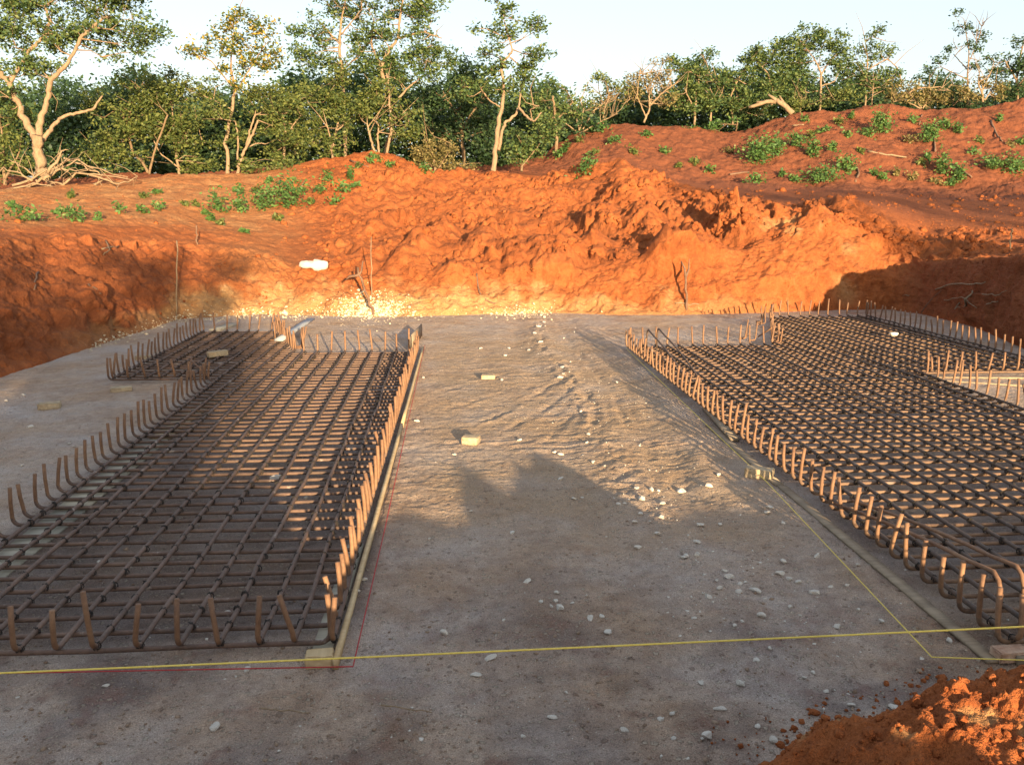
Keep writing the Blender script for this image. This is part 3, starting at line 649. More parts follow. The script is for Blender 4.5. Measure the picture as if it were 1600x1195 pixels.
def stone(px, py, wpx, label, group=None, red=False, z=0.0):
    g = gnd(px, py, z); D = (g - CAMP) @ _fw; s = wpx * D / FPX
    me = STONER[rng.integers(3)] if red else STONES[rng.integers(8)]
    o = link('stone', me, None, (g[0], g[1], (fz(g[0], g[1]) if z == 0 else z) + s * .14), (rng.normal(0, .2), rng.normal(0, .2), rng.uniform(0, 6.28)), (s * 1.12, s * .9, s * .85))
    return tag(o, label, 'stone', group)
B2, B3, B1, B4, B5 = (2.413, 500, 700), (2.413, 1000, 700), (2.413, 0, 700), (3.983, 0, 480), (2.909, 500, 350)
def zone(fr, pts, label, group):
    for p in pts:
        stone(fr[1] + p[0] / fr[0], fr[2] + p[1] / fr[0], (p[2] if len(p) > 2 else 22) / fr[0], label, group)
def single(fr, x, y, wd, label, red=False): stone(fr[1] + x / fr[0], fr[2] + y / fr[0], wd / fr[0], label, None, red)
single(B2, 905, 607, 48, 'largest pale stone of the small cluster on the shaded middle floor')
single(B2, 895, 548, 28, 'pale round stone at the back of the cluster on the shaded middle floor')
single(B2, 587, 858, 40, 'pale stone just below the taut yellow string, right of the corner block')
single(B2, 1088, 698, 38, 'pale stone just above the taut yellow string in the middle of the photo')
single(B2, 780, 504, 34, 'pale flat stone on the shaded middle floor, alone behind the stone cluster')
single(B2, 168, 503, 26, 'pinkish stone beside the red string, the farther of two near the board')
single(B2, 143, 551, 28, 'pale stone at the foot of the board, nearer of two by the red string')
single(B2, 878, 1018, 40, 'pale stone on the dark damp floor near the bottom centre')
single(B2, 1145, 1063, 40, 'whitish stone among dark lumps on the damp floor near the bottom')
single(B2, 725, 318, 24, 'small tan stone on the shaded floor under the tree shadow tip')
single(B3, 1163, 727, 36, 'rounded whitish stone by the dirty board, just below the taut yellow string at the right')
single(B3, 255, 1097, 62, 'long pale stone near the bottom edge left of the red soil heap')
single(B3, 500, 1106, 50, 'angular pale stone at the edge of the red soil heap')
single(B3, 302, 987, 42, 'square pale stone on the dark floor left of the red soil heap')
single(B3, 700, 1023, 36, 'white stone lying right at the crest of the red soil heap')
single(B3, 660, 541, 52, 'large angular pale stone between the two lines of rubble beside the yellow ground string')
single(B3, 820, 443, 28, 'pale stone just left of the grey grid board, beside the yellow ground string')
single(B3, 910, 662, 36, 'flat pale stone right beside where the two yellow strings cross')
single(B1, 810, 1054, 52, 'flat pale stone on the near left floor below the red string')
single(B1, 400, 899, 30, 'small angular pale stone just below the red string at the left')
single(B1, 932, 838, 32, 'pale stone between the taut yellow string and the red string')
single(B1, 857, 626, 28, 'whitish stone between bars at the near edge of the brown grid')
single(B1, 1046, 116, 62, 'long white stone between the bars of the brown grid')
g = gnd(1398, 524, .09); stone(1398, 524, 16, 'whitish stone sitting on the bars of the grey grid', None, False, .09)
zone(B2, [(872, 598, 24), (885, 580, 26), (950, 585, 18), (835, 586, 22), (1020, 644, 36), (1062, 638, 30)], 'small pale stone around the stone cluster on the middle shaded floor', 'stones of the middle cluster')
zone(B2, [(1283, 1019, 28), (1335, 1096, 26), (763, 1088, 26), (640, 798, 44), (1435, 876, 26), (470, 704, 40), (1325, 1000, 30), (930, 930, 20), (1440, 1095, 22)], 'pale stone scattered on the near floor below the stone cluster', 'stones of the near floor')
zone(B2, [(905, 111, 22), (1030, 51, 18), (1195, 154, 24), (1215, 199, 34), (1125, 216, 26), (1150, 214, 18), (1293, 209, 28), (1205, 251, 30), (1185, 284, 28), (1270, 327, 26), (1200, 371, 34), (1420, 352, 30), (1380, 413, 36), (1425, 411, 24), (1365, 149, 32), (1410, 638, 22), (960, 183, 24), (990, 178, 16), (570, 241, 22), (413, 344, 14), (508, 21, 18), (692, 651, 16), (1435, 288, 28), (1290, 262, 20)], 'pale stone of the loose line of rubble through the middle ground', 'stones of the rubble line')
zone(B3, [(155, 149, 36), (260, 148, 32), (490, 223, 28), (480, 244, 30), (540, 283, 24), (232, 286, 34), (65, 328, 24), (300, 279, 20), (10, 201, 28), (85, 211, 26), (40, 161, 30), (295, 105, 30), (80, 265, 20), (215, 353, 30)], 'pale stone on the sunlit ground left of the brick', 'stones on the sunlit ground by the brick')
zone(B3, [(165, 413, 34), (215, 411, 28), (670, 408, 32), (545, 428, 32), (530, 466, 40), (563, 488, 30), (598, 498, 30), (323, 471, 30), (335, 496, 44), (380, 518, 24), (435, 541, 44), (300, 538, 28), (720, 523, 26), (255, 565, 36), (375, 548, 32), (325, 490, 26), (395, 510, 22)], 'pale broken stone of the rubble patch between the middle floor and the yellow ground string', 'stones of the rubble patch')
zone(B3, [(203, 638, 24), (385, 663, 20), (745, 669, 36), (565, 598, 26), (435, 804, 32), (655, 843, 28), (230, 878, 30), (375, 881, 42), (75, 1019, 30), (440, 1046, 30), (130, 1096, 26), (705, 906, 30), (795, 966, 36), (963, 984, 46), (490, 761, 20), (355, 680, 20), (620, 858, 22), (820, 608, 20), (460, 640, 40)], 'pale stone scattered on the shaded floor between the taut string and the red soil heap', 'stones of the right near floor')
zone(B1, [(815, 578, 24), (110, 284, 20), (83, 69, 16), (65, 936, 20), (375, 434, 20), (1155, 188, 20)], 'small pale stone on the floor by the brown grid', 'stones about the brown grid')
zone(B4, [(150, 548, 32), (185, 748, 42), (432, 849, 30), (460, 871, 26), (135, 989, 26), (490, 331, 16), (560, 278, 14), (800, 179, 22), (35, 881, 20), (40, 585, 26)], 'small pale stone on the shaded floor under the left red bank', 'stones under the left bank')
zone(B5, [(470, 699, 18), (443, 898, 26), (828, 713, 18), (907, 986, 26), (1210, 999, 20), (1222, 961, 24), (1240, 1084, 22), (1095, 1041, 30), (1065, 1036, 22), (1090, 701, 26), (1108, 689, 18), (1098, 654, 26), (1350, 718, 18), (950, 573, 20), (860, 563, 20), (843, 599, 20), (1155, 491, 14), (1090, 1154, 26), (610, 1046, 20), (1000, 541, 24), (995, 470, 26), (1020, 450, 20), (975, 500, 22), (730, 568, 18)], 'small pale stone on the sunlit middle ground between the two grids', 'stones of the sunlit middle ground')
# gravel too fine to count: chips along the rubble line and the white chalk rubble at the foot of the banks
def gravel(name, pts, sizes, mat):
    base = np.array([(1, 0, 0), (-1, 0, 0), (0, 1, 0), (0, -1, 0), (0, 0, .7), (0, 0, -.7)], float) * .5
    T = np.array([(0, 2, 4), (2, 1, 4), (1, 3, 4), (3, 0, 4), (2, 0, 5), (1, 2, 5), (3, 1, 5), (0, 3, 5)]); n = len(pts)
    q = rng.normal(size=(n, 4)); q /= np.linalg.norm(q, axis=1)[:, None]; w_, x_, y_, z_ = q.T
    Rm = np.stack([np.stack([1 - 2 * (y_**2 + z_**2), 2 * (x_*y_ - z_*w_), 2 * (x_*z_ + y_*w_)], 1), np.stack([2 * (x_*y_ + z_*w_), 1 - 2 * (x_**2 + z_**2), 2 * (y_*z_ - x_*w_)], 1), np.stack([2 * (x_*z_ - y_*w_), 2 * (y_*z_ + x_*w_), 1 - 2 * (x_**2 + y_**2)], 1)], 1)
    V = base[None] * rng.uniform(.6, 1.3, (n, 6, 1)); V = np.einsum('nij,nkj->nki', Rm, V) * sizes[:, None, None] * (1, 1, .75) + pts[:, None]
    F = (T[None] + (np.arange(n) * 6)[:, None, None]).reshape(-1, 3)
    return tag(link(name, mesh_np(name, V.reshape(-1, 3), F, mat)), kind='stuff')
pts, szs = [], []
for k in range(700):
    i = rng.integers(len(ridge) - 1); f = rng.random(); p = ridge[i] * (1 - f) + ridge[i + 1] * f
    x, y = p[0] + rng.normal(.12, .38), p[1] + rng.normal(0, .2); pts.append((x, y, fz(x, y))); szs.append(rng.exponential(.008) + .006)
for k in range(900):
    p = gnd(rng.uniform(150, 1600), 520 + 675 * rng.random() ** .8); pts.append((p[0], p[1], fz(p[0], p[1]))); szs.append(rng.exponential(.004) + .004)
tag(gravel('gravel', np.array(pts), np.array(szs), M['stone']), 'fine pale chips of limestone strewn over the pit floor', 'gravel')
pts, szs = [], []
for k in range(6500):
    p = gnd(rng.uniform(-20, 1620), 500 + 700 * rng.random() ** .75); q = np.array([[p[0], p[1], 0]])
    if fbm(q, .7, 2, .5, 5.0)[0] > -.1: pts.append((p[0], p[1], fz(p[0], p[1]))); szs.append(rng.exponential(.007) + .005)
tag(gravel('floor_crumbs', np.array(pts), np.array(szs), M['crumb']), 'small brown crumbs of earth strewn over the pit floor', 'crumbs')
pts, szs = [], []
for k in range(1500):
    px = rng.choice([rng.normal(580, 34), rng.normal(390, 55), rng.uniform(230, 840), rng.normal(820, 30), rng.uniform(140, 300)])
    base = np.interp(px, kp, [PROF[p][0][0] for p in kp]); py = base + 3 - abs(rng.normal(0, 14 if abs(px - 580) < 70 else 7)) * (1 if rng.random() < .85 else -.5)
    p, n_ = hit(px, py); pts.append(p + np.array([0, -.02, .0])); szs.append(rng.exponential(.02) + .014)
for k in range(1100):
    p, n_ = hit(rng.normal(578, 30), 494 - abs(rng.normal(0, 16))); pts.append(p + np.array([0, -.02, .0])); szs.append(rng.exponential(.022) + .016)
tag(gravel('rubble', np.array(pts), np.array(szs), M['chalk']), 'white chalky rubble along the foot of the earth banks', 'rubble')

# loose clods of red earth, far too many to count: on the heap by the camera and over the dug-out mound
def clods(name, pts, sizes, label, pale_p=.0):
    var = []
    for k in range(10):
        bm = bmesh.new(); bmesh.ops.create_icosphere(bm, subdivisions=2 if k < 4 else 1, radius=.5); V = np.array([v.co[:] for v in bm.verts]); F = np.array([[v.index for v in f.verts] for f in bm.faces]); bm.free()
        V *= (1 + .38 * pnoise(V * 2.6 + 13 * k) + .20 * pnoise(V * 6 + 5 * k))[:, None]; V[:, 2] *= .8; var.append((V, F))
    mb = MB(); cid = rng.integers(0, 10, len(pts)); cid = np.where(sizes > np.quantile(sizes, .85), cid % 4, 4 + cid % 6)
    for p, s_, c in zip(pts, sizes, cid):
        V, F = var[c]; a_ = rng.uniform(0, 6.28); ca, sa = math.cos(a_), math.sin(a_); mb.add((V * rng.uniform(.75, 1.25, 3)) @ np.array([[ca, sa, 0], [-sa, ca, 0], [0, 0, 1]]) * s_ + p, None, F)
    me = mb.mesh(name, M['soil'], True); set_attr(me, 'pale', np.zeros(len(me.vertices))); set_attr(me, 'old', np.zeros(len(me.vertices)))
    tag(link(name, me), label, 'clods', kind='stuff')
pts, szs = [], []
HZ = HEAP[:, 2].reshape(HSH)
for k in range(6500):
    i_, j_ = rng.integers(HSH[0]), rng.integers(HSH[1]); p = HEAP.reshape(*HSH, 3)[i_, j_]
    if p[2] > .12: pts.append(p + (0, 0, .003)); szs.append(min(.055, rng.exponential(.009) + .005))
for k in range(160):                                    # crumbs rolled out onto the floor
    f = rng.random(); p = gnd(1150 + 450 * f + rng.normal(0, 40), np.interp(f, [0, .3, .6, 1], [1180, 1120, 1080, 1050]) + rng.normal(-4, 16)); pts.append((p[0], p[1], fz(p[0], p[1]) + .004)); szs.append(rng.exponential(.010) + .006)
clods('soil_crumbs', np.array(pts), np.array(szs), 'loose red clods and crumbs of the soil heap in the lower right corner')
pts, szs = [], []
for k in range(3800):
    px = rng.uniform(400, 1600) if rng.random() < .8 else rng.uniform(0, 1600); lo = np.interp(px, kp, [PROF[p][2][0] for p in kp]); hi_ = np.interp(px, kp, [min(PROF[p][4][0], PROF[p][6][0] + (12 if p > 900 else 0)) for p in kp]); py = hi_ + (lo - hi_) * rng.random()
    if px < 430 and rng.random() < .6: py = rng.uniform(lo, np.interp(px, kp, [PROF[p][0][0] for p in kp]))
    p, n_ = hit(px, py)
    if fbm(p[None], 1.3, 2, .5, 21.0)[0] > -.05: pts.append(p); szs.append(min(.34, rng.exponential(.045) + .028) * (1 if px > 430 else .6))
clods('clods', np.array(pts), np.array(szs), 'loose clods of red earth strewn over the dug-out mound behind the pit')

# ------------------------------------------------------------------ sticks, stakes, roots, sack
def stick(name, pix, r0, r1, mat, label, cat='stick', group=None, off=.02, fork=None, jit=.012):
    """pix: points (column, row[, depth]); without a depth the point lies on the bank"""
    P_ = []
    for p in pix:
        if len(p) > 2: P_.append(pt(*p))
        else: h_, n_ = hit(*p); P_.append(h_ + np.array(n_) * off)
    P_ = np.array(P_); f = np.linspace(0, 1, max(5, len(P_) * 3)); f0 = np.linspace(0, 1, len(P_))
    Q_ = np.stack([np.interp(f, f0, P_[:, i]) for i in range(3)], 1); Q_[1:-1] += rng.normal(0, jit, (len(f) - 2, 3)); o0 = Q_[0].copy()
    mb = MB(); mb.tube(Q_ - o0, np.linspace(r0, r1, len(f)), 6)
    if fork is not None:
        for fr in fork:
            p0 = Q_[int(fr[0] * (len(f) - 1))] - o0; D = (p0 + o0 - CAMP) @ _fw; p1 = pt(fr[1], fr[2], D + .05) - o0; mid_ = (p0 + p1) / 2 + rng.normal(0, .03, 3)
            mb.tube([p0, mid_, p1], [r1 * 1.3, r1, r1 * .5], 5)
    return tag(link(name, mb.mesh(name, M[mat], True), None, o0), label, cat, group)
def up_stake(px, pyb, pyt, dx, r, mat, label, cat='stake', **k):
    h_, n_ = hit(px, pyb); D = (h_ - CAMP) @ _fw
    return stick('stake', [(px, pyb + 3, D), (px + dx * .5, (pyb + pyt) / 2, D - .02), (px + dx, pyt, D - .03)], r, r * .85, mat, label, cat, **k)
up_stake(275, 494, 376, 1, .016, 'dead', 'thin tall straight stake at the foot of the left bank')
up_stake(581, 468, 370, -1, .012, 'dead', 'thin pale rod standing on the sunlit bank right of the white sack')
up_stake(583, 494, 418, -24, .030, 'root', 'dark crooked branch standing in the white chalk rubble', jit=.03, fork=[(.9, 540, 438), (.95, 567, 408)])
up_stake(1073, 482, 425, -2, .028, 'root', 'dark stake leaning on the orange bank wall, forked at its top', fork=[(.98, 1064, 408), (.95, 1077, 405)])
up_stake(1579, 388, 357, 1, .020, 'dead', 'short pale stake standing on the right bank')
up_stake(308, 382, 352, -1, .02, 'root', 'short dark peg standing on the left bank edge')
stick('stick', [(1056, 475), (1092, 476)], .014, .01, 'dead', 'thin pale stick crossing the foot of the dark forked stake')
stick('root', [(744, 428), (748, 455), (760, 472), (800, 482)], .022, .012, 'root', 'thin bare root hanging down the sunlit middle bank', 'root')
for k, (q, r, m_, lb) in enumerate([
    ([(1466, 455), (1498, 445), (1530, 448), (1548, 442)], .018, 'dead', 'long pale root sticking out level from the shaded right bank'),
    ([(1504, 488), (1516, 470), (1524, 455)], .028, 'dead', 'thick pale broken root slanting up the shaded right bank'),
    ([(1496, 468), (1499, 484), (1506, 483)], .014, 'dead', 'short hooked pale root at the foot of the thick broken root'),
    ([(1482, 469), (1510, 470), (1534, 482)], .012, 'dead', 'thin curved root crossing behind the thick broken root'),
    ([(1562, 425), (1568, 440), (1566, 456)], .013, 'dead', 'thin root hanging at the rim of the shaded right bank'),
    ([(1545, 475), (1566, 476)], .014, 'dead', 'short pale level root stub low on the shaded right bank'),
    ([(1526, 470), (1542, 455)], .018, 'dead', 'short pale root just right of the thick broken root'),
    ([(1540, 462), (1560, 466), (1580, 458)], .012, 'dead', 'thin root in front of the rim of the shaded right bank'),
    ([(1408, 463), (1424, 461)], .014, 'dead', 'short pale root stub near the shadow edge of the right bank'),
    ([(1446, 490), (1462, 468), (1478, 455)], .012, 'root', 'dark thin root slanting in the shaded right bank corner')]):
    stick('root', q, r, r * .6, m_, lb, 'root', None, .10)
for k, (q, r, m_, lb) in enumerate([
    ([(1356, 238), (1385, 243), (1416, 247)], .05, 'dead', 'long pale pole lying on the back embankment'),
    ([(1350, 234), (1382, 242)], .03, 'root', 'dark stick beside the long pole on the back embankment'),
    ([(1461, 238), (1460, 222), (1459, 208)], .05, 'root', 'upright dead stump stem in the weeds high on the back embankment'),
    ([(1238, 198), (1256, 196)], .04, 'dead', 'short pale stick near the top of the pointed mound'),
    ([(1140, 274), (1170, 270)], .05, 'root', 'dark log at the foot of the back embankment'),
    ([(1336, 285), (1342, 272), (1338, 262)], .05, 'root', 'dark forked stump at the foot of the back embankment'),
    ([(1440, 180, 42.2), (1436, 196)], .05, 'root', 'thin dark stem standing on the crest of the back embankment'),
    ([(1548, 190), (1560, 215), (1566, 222)], .05, 'root', 'crooked branch on the right slope of the back embankment'),
    ([(1486, 258), (1510, 272), (1518, 278)], .06, 'root', 'dark branch lying low on the right of the back embankment'),
    ([(547, 252), (575, 262)], .04, 'root', 'dark stick on the small weedy hill'),
    ([(478, 283), (470, 295)], .03, 'dead', 'thin pale stick leaning on the small weedy hill'),
    ([(158, 390), (185, 386)], .02, 'dead', 'pale twig on the shaded left bank'),
    ([(165, 378), (172, 392), (160, 399)], .015, 'dead', 'thin bent twig beside the pale twig on the shaded left bank'),
    ([(140, 446), (156, 460)], .02, 'root', 'dark root on the slope of the left bank'),
    ([(60, 428), (52, 455)], .02, 'root', 'dark thin root on the slope near the left edge')]):
    stick('branch', q, r, r * .6, m_, lb, 'branch', None, .03)
stick('stick', [(405, 1106, 4.17), (440, 1109, 4.16), (485, 1113, 4.15)], .0045, .003, 'dead', 'thin stick on the near floor below the red string', jit=.003)
stick('stick', [(595, 1101, 4.17), (640, 1106, 4.17), (675, 1113, 4.13)], .0045, .003, 'dead', 'thin twig on the near floor below the taut yellow string', jit=.003)
# white sack thrown on the bank
def sack():
    V, F = [], []; n, m_ = 26, 40
    for i in range(n + 1):
        th = math.pi * i / n
        for j in range(m_):
            f = 2 * math.pi * j / m_; V.append((math.sin(th) ** .55 * math.cos(f), math.sin(th) ** .55 * math.sin(f), math.copysign(abs(math.cos(th)) ** .7, math.cos(th))))
    i = np.arange((n + 1) * m_).reshape(n + 1, m_); j = np.roll(i, -1, 1); F = np.stack([i[:-1], i[1:], j[1:], j[:-1]], -1).reshape(-1, 4); V = np.array(V)
    V = V * (.34, .16, .105); V[:, 2] *= 1 - .22 * np.exp(-((V[:, 0] + .06) / .07) ** 2) + .15 * np.sign(V[:, 0])
    V += .028 * np.stack([fbm(V, .14, 3, .6, 3 + 9 * k) for k in range(3)], 1); V += .012 * (.3 - billow(V * (1, 1, 2), .09, 2, .5, 4.0))[:, None] * V / .2
    h_, n_ = hit(490, 420); return tag(link('sack', mesh_np('sack', V, F, M['bag'], True), None, h_ + np.array((0, 0, .09)), (.12, .06, -.05)), 'crumpled white sack lying on the sunlit bank', 'sack')
sack()

# ================================================================== PLANTS
def leaf_quads(C, size, flat=.35):
    """C (n,3) centres -> folded leaf blades (two faces each)"""
    n = len(C); s = size * rng.uniform(.65, 1.35, n)
    d_ = rng.normal(size=(n, 3)); d_[:, 2] = d_[:, 2] * .6 - .15; d_ /= np.linalg.norm(d_, axis=1)[:, None]
    u = rng.normal(size=(n, 3)) + (0, 0, flat * 2.5); v = np.cross(d_, u); v /= np.linalg.norm(v, axis=1)[:, None] + 1e-9; up = np.cross(v, d_)
    s = s[:, None]; a_ = C - d_ * s * .5; b_ = C + v * s * .26 + up * s * .05; c_ = C + d_ * s * .5; e_ = C - v * s * .26 + up * s * .05
    V = np.stack([a_, b_, c_, e_], 1).reshape(-1, 3); k = np.arange(n) * 4
    return V, np.stack([k, k + 1, k + 2, k + 3], 1)
def tree(name, label, cat, base, limbs, blobs, leaf='leaf_a', bark='bark', leaf_size=.17, dens=1.0, clump=.42, group=None, depth=1.0, snags=0, twig_r=.022):
    """base (column, row, depth); limbs: lists of (column, row, half-width in pixels[, depth offset]); blobs: (column, row, rx, ry) in pixels"""
    D = base[2]; B = pt(*base); px = D / FPX; mb = MB(); nodes = []
    for L in limbs:
        dz0 = rng.normal(0, .25) if len(L[0]) < 4 else 0
        P_ = np.array([pt(q[0], q[1], D + (q[3] if len(q) > 3 else dz0 * k / max(1, len(L) - 1) * 2)) for k, q in enumerate(L)]); r_ = np.array([q[2] * px * .62 for q in L])
        n = max(7, len(L) * 5); f = np.linspace(0, 1, n); f0 = np.linspace(0, 1, len(L))
        Q_ = np.stack([gsm(np.interp(f, f0, P_[:, i]), 2) for i in range(3)], 1); Q_[0] = P_[0]; Q_[-1] = P_[-1]; rr = np.interp(f, f0, r_)
        Q_[1:-1] += rng.normal(0, 1, (n - 2, 3)) * (rr[1:-1, None] * .28); mb.tube(Q_ - B, rr * rng.uniform(.9, 1.12, n), 8)
        nodes += [(q, r) for q, r in zip(Q_[n // 3:], rr[n // 3:])]
    NP = np.array([q for q, r in nodes]); NRr = np.array([r for q, r in nodes]); LC = []
    for (bx, by, rx, ry) in blobs:
        cw = pt(bx, by, D); RX, RY = rx * px, ry * px; RD = max(.5, min(RX, RY * 1.3)) * depth
        n = int(max(3, dens * 7.6 * (RX * RY) ** .9 / clump ** 1.1))
        for k in range(n):
            q = rng.normal(size=3); q /= np.linalg.norm(q); q *= rng.random() ** .42 * rng.uniform(.75, 1.12)
            c = cw + _rt * q[0] * RX + np.array([_fw[0], _fw[1], 0]) * q[1] * RD + np.array([0, 0, 1.0]) * q[2] * RY
            dd = np.linalg.norm(NP - c, axis=1) + np.where(NP[:, 2] > c[2] + .2, .8, 0); i = int(dd.argmin()); p0 = NP[i]
            mid_ = p0 * .5 + c * .5 + rng.normal(0, .10, 3) * min(1, dd[i]) - (0, 0, .05); r0 = min(twig_r, NRr[i] * .7) + .003
            mb.tube(np.array([p0, mid_, c]) - B, [r0, r0 * .6, r0 * .25], 4, False)
            if dd[i] > .7: NP = np.vstack([NP, mid_]); NRr = np.append(NRr, r0 * .6)
            cr_ = clump * rng.uniform(.6, 1.25); m_ = int(84 * (cr_ / .42) ** 2 * (.17 / leaf_size) ** 1.6 * rng.uniform(.55, 1.25))
            LC.append(c + rng.normal(0, 1, (m_, 3)) * cr_ * (.44, .44, .30))
    for k in range(snags):
        i = rng.integers(len(NP)); e_ = NP[i] + rng.normal(0, .5, 3) + (0, 0, .5); mb.tube(np.array([NP[i], NP[i] * .5 + e_ * .5 + rng.normal(0, .1, 3), e_]) - B, [.022, .014, .005], 4, False)
    root = link(name, None, None, B); tag(root, label, cat, group)
    link('trunk', mb.mesh('trunk', M[bark], True), root)
    if LC:
        V, F = leaf_quads(np.concatenate(LC) - B, leaf_size * .8); link('crown', mesh_np('crown', V, F, M[leaf]), root)
    return root
# --- the row of trees behind the pit, from left to right
tree('spreading_tree', 'big spreading tree with pale forking trunk at the left edge', 'tree', (64, 268, 28.5),
     [[(64, 276, 15), (60, 235, 12), (58, 212, 12)], [(56, 216, 10), (38, 190, 8), (28, 160, 7), (14, 130, 7), (-8, 105, 6), (-40, 70, 4)], [(14, 132, 5), (30, 105, 4), (48, 78, 4), (66, 60, 4), (78, 35, 4), (70, 10, 3)],
      [(60, 214, 9), (66, 180, 7), (76, 150, 6), (78, 125, 6), (98, 108, 5), (114, 85, 4), (130, 55, 4), (160, 30, 3)], [(66, 220, 6), (80, 200, 5), (98, 182, 4), (126, 176, 3.5), (146, 170, 3), (160, 150, 2)], [(-20, 95, 4), (-60, 40, 3)]],
     [(20, 50, 60, 34), (95, 60, 60, 34), (170, 50, 70, 44), (230, 62, 34, 24), (110, 0, 90, 36), (10, -10, 70, 40), (70, 100, 40, 18), (30, 108, 30, 20), (190, -5, 60, 30), (130, -45, 100, 30), (-40, 40, 50, 50), (10, 150, 26, 30)],
     dens=1.3, clump=.40, leaf_size=.16, snags=6)
tree('bushy_tree', 'dense olive bush reaching out at the far left edge beside the big pale trunk', 'tree', (8, 285, 29.5), [[(8, 290, 4), (6, 240, 3), (2, 200, 2)], [(8, 280, 3), (30, 240, 2), (34, 210, 1.5)]],
     [(0, 225, 36, 34), (-40, 190, 50, 60), (10, 262, 34, 22), (30, 180, 22, 26)], 'leaf_b', 'bark2', .15, 1.1, .38)
tree('bushy_tree', 'dense rounded olive tree just right of the big pale trunk', 'tree', (236, 282, 33), [[(236, 284, 4), (226, 258, 3.4), (206, 236, 3), (198, 190, 2.4), (178, 168, 2)], [(232, 276, 3), (242, 235, 2.5), (262, 180, 2)], [(196, 200, 2.4), (214, 145, 2), (224, 128, 1.4)]],
     [(190, 190, 48, 44), (225, 140, 56, 34), (160, 225, 36, 34), (185, 250, 50, 24), (240, 190, 36, 40), (150, 160, 26, 30), (260, 128, 34, 22)], 'leaf_b', 'bark2', .16, .95, .42, snags=8)
tree('slender_tree', 'multi-stemmed olive tree left of the yellow-leaved tree', 'tree', (282, 276, 33.5), [[(282, 280, 4), (276, 250, 3), (272, 215, 2.5), (262, 205, 1.6)], [(277, 246, 2.4), (286, 212, 2), (282, 180, 1.4)], [(280, 262, 2), (250, 240, 1.6), (238, 215, 1.4)], [(274, 210, 2), (266, 150, 1.6), (258, 115, 1.2)]],
     [(280, 165, 48, 40), (300, 220, 40, 36), (262, 205, 34, 30), (320, 140, 30, 28), (308, 255, 34, 20)], 'leaf_b', 'bark', .16, .95, .42, snags=8)
tree('tall_tree', 'tall thin tree with sparse crown and a few yellow leaves', 'tree', (355, 275, 32), [[(356, 282, 5.5), (353, 215, 4.2), (364, 165, 4), (366, 140, 3.2), (360, 100, 2.4), (366, 50, 1.6)], [(362, 135, 2), (330, 95, 1.4), (300, 85, 1)], [(364, 150, 2), (395, 100, 1.5), (415, 70, 1)], [(360, 170, 2), (340, 160, 1.5), (318, 150, 1)]],
     [(368, 35, 38, 20), (350, 66, 34, 24), (395, 60, 36, 28), (310, 82, 24, 18), (415, 95, 34, 24), (365, 100, 34, 22), (372, 138, 26, 12)], 'leaf_y', 'bark', .17, .9, .38, snags=6)
tree('forked_tree', 'low tree with a curved pale V-shaped double trunk right of the tall yellow-leaved tree', 'tree', (372, 277, 31.5), [[(371, 282, 4.5), (374, 255, 4), (384, 232, 3.5), (395, 210, 3), (403, 188, 2.4)], [(384, 232, 2.8), (390, 205, 2.4), (399, 180, 2)], [(386, 230, 2), (402, 224, 1.6), (416, 225, 1.2)], [(371, 250, 2.4), (372, 215, 2), (368, 190, 1.6)]],
     [(420, 165, 50, 28), (372, 200, 24, 20), (432, 200, 36, 30), (345, 175, 34, 22), (400, 150, 40, 18), (395, 262, 26, 14), (440, 250, 30, 24)], 'leaf_b', 'bark', .16, .95, .40)
tree('slender_tree', 'olive tree with a short straight trunk just left of the small weedy hill', 'tree', (443, 260, 33), [[(443, 268, 4), (445, 225, 3.4), (446, 205, 2.8), (440, 170, 2)], [(445, 215, 2), (470, 180, 1.4)], [(445, 210, 2), (425, 190, 1.4)]],
     [(450, 180, 44, 36), (470, 225, 32, 34), (425, 225, 22, 26), (475, 150, 36, 26)], 'leaf_b', 'bark', .16, .9, .42, snags=5)
tree('slender_tree', 'olive tree with three fan-like pale stems above the small weedy hill', 'tree', (520, 246, 34), [[(520, 254, 4), (519, 225, 3), (526, 200, 2.6), (534, 175, 2)], [(520, 232, 2), (512, 200, 1.6), (498, 180, 1.2)], [(526, 205, 2), (552, 180, 1.5)]],
     [(515, 150, 44, 34), (545, 195, 36, 34), (490, 200, 30, 34), (535, 125, 30, 20), (512, 232, 30, 18)], 'leaf_b', 'bark', .16, .95, .42, snags=7)
tree('tall_tree', 'tall airy tree left of the tallest centre tree, its crown cut by the photo top', 'tree', (540, 250, 36), [[(540, 256, 5), (538, 180, 4.4), (535, 110, 4), (531, 85, 3.5), (531, 50, 3), (540, 0, 2)], [(535, 110, 2.4), (565, 85, 2)], [(531, 70, 2), (505, 40, 1.4)], [(533, 55, 2), (565, 15, 1.4)]],
     [(500, 55, 46, 32), (545, 15, 50, 34), (525, -30, 60, 30), (480, 82, 30, 22), (566, 60, 24, 34), (515, 100, 40, 18)], 'leaf_a', 'bark', .18, 1.0, .42, snags=6)
tree('tall_tree', 'tallest tree in the centre left, pale leaning trunk and wide dark green crown', 'tree', (600, 245, 34.5), [[(600, 256, 6), (606, 225, 5), (612, 190, 4.6), (610, 150, 4.4), (594, 110, 4.4), (606, 82, 4.2), (622, 60, 3.4), (626, 20, 2.6), (636, -30, 2)], [(596, 108, 3), (580, 70, 2.4), (584, 30, 1.6)], [(612, 165, 2.8), (640, 135, 2.4), (650, 128, 1.8)], [(622, 60, 2.4), (660, 50, 2), (690, 60, 1.2)], [(606, 225, 2.6), (640, 190, 2), (625, 165, 1.6)]],
     [(600, 50, 44, 34), (650, 20, 50, 36), (610, -15, 60, 36), (665, 75, 44, 30), (690, 95, 26, 22), (620, 105, 46, 26), (580, 100, 28, 24), (655, 115, 44, 22), (650, -40, 50, 30)], 'leaf_a', 'bark', .17, 1.1, .40, snags=8)
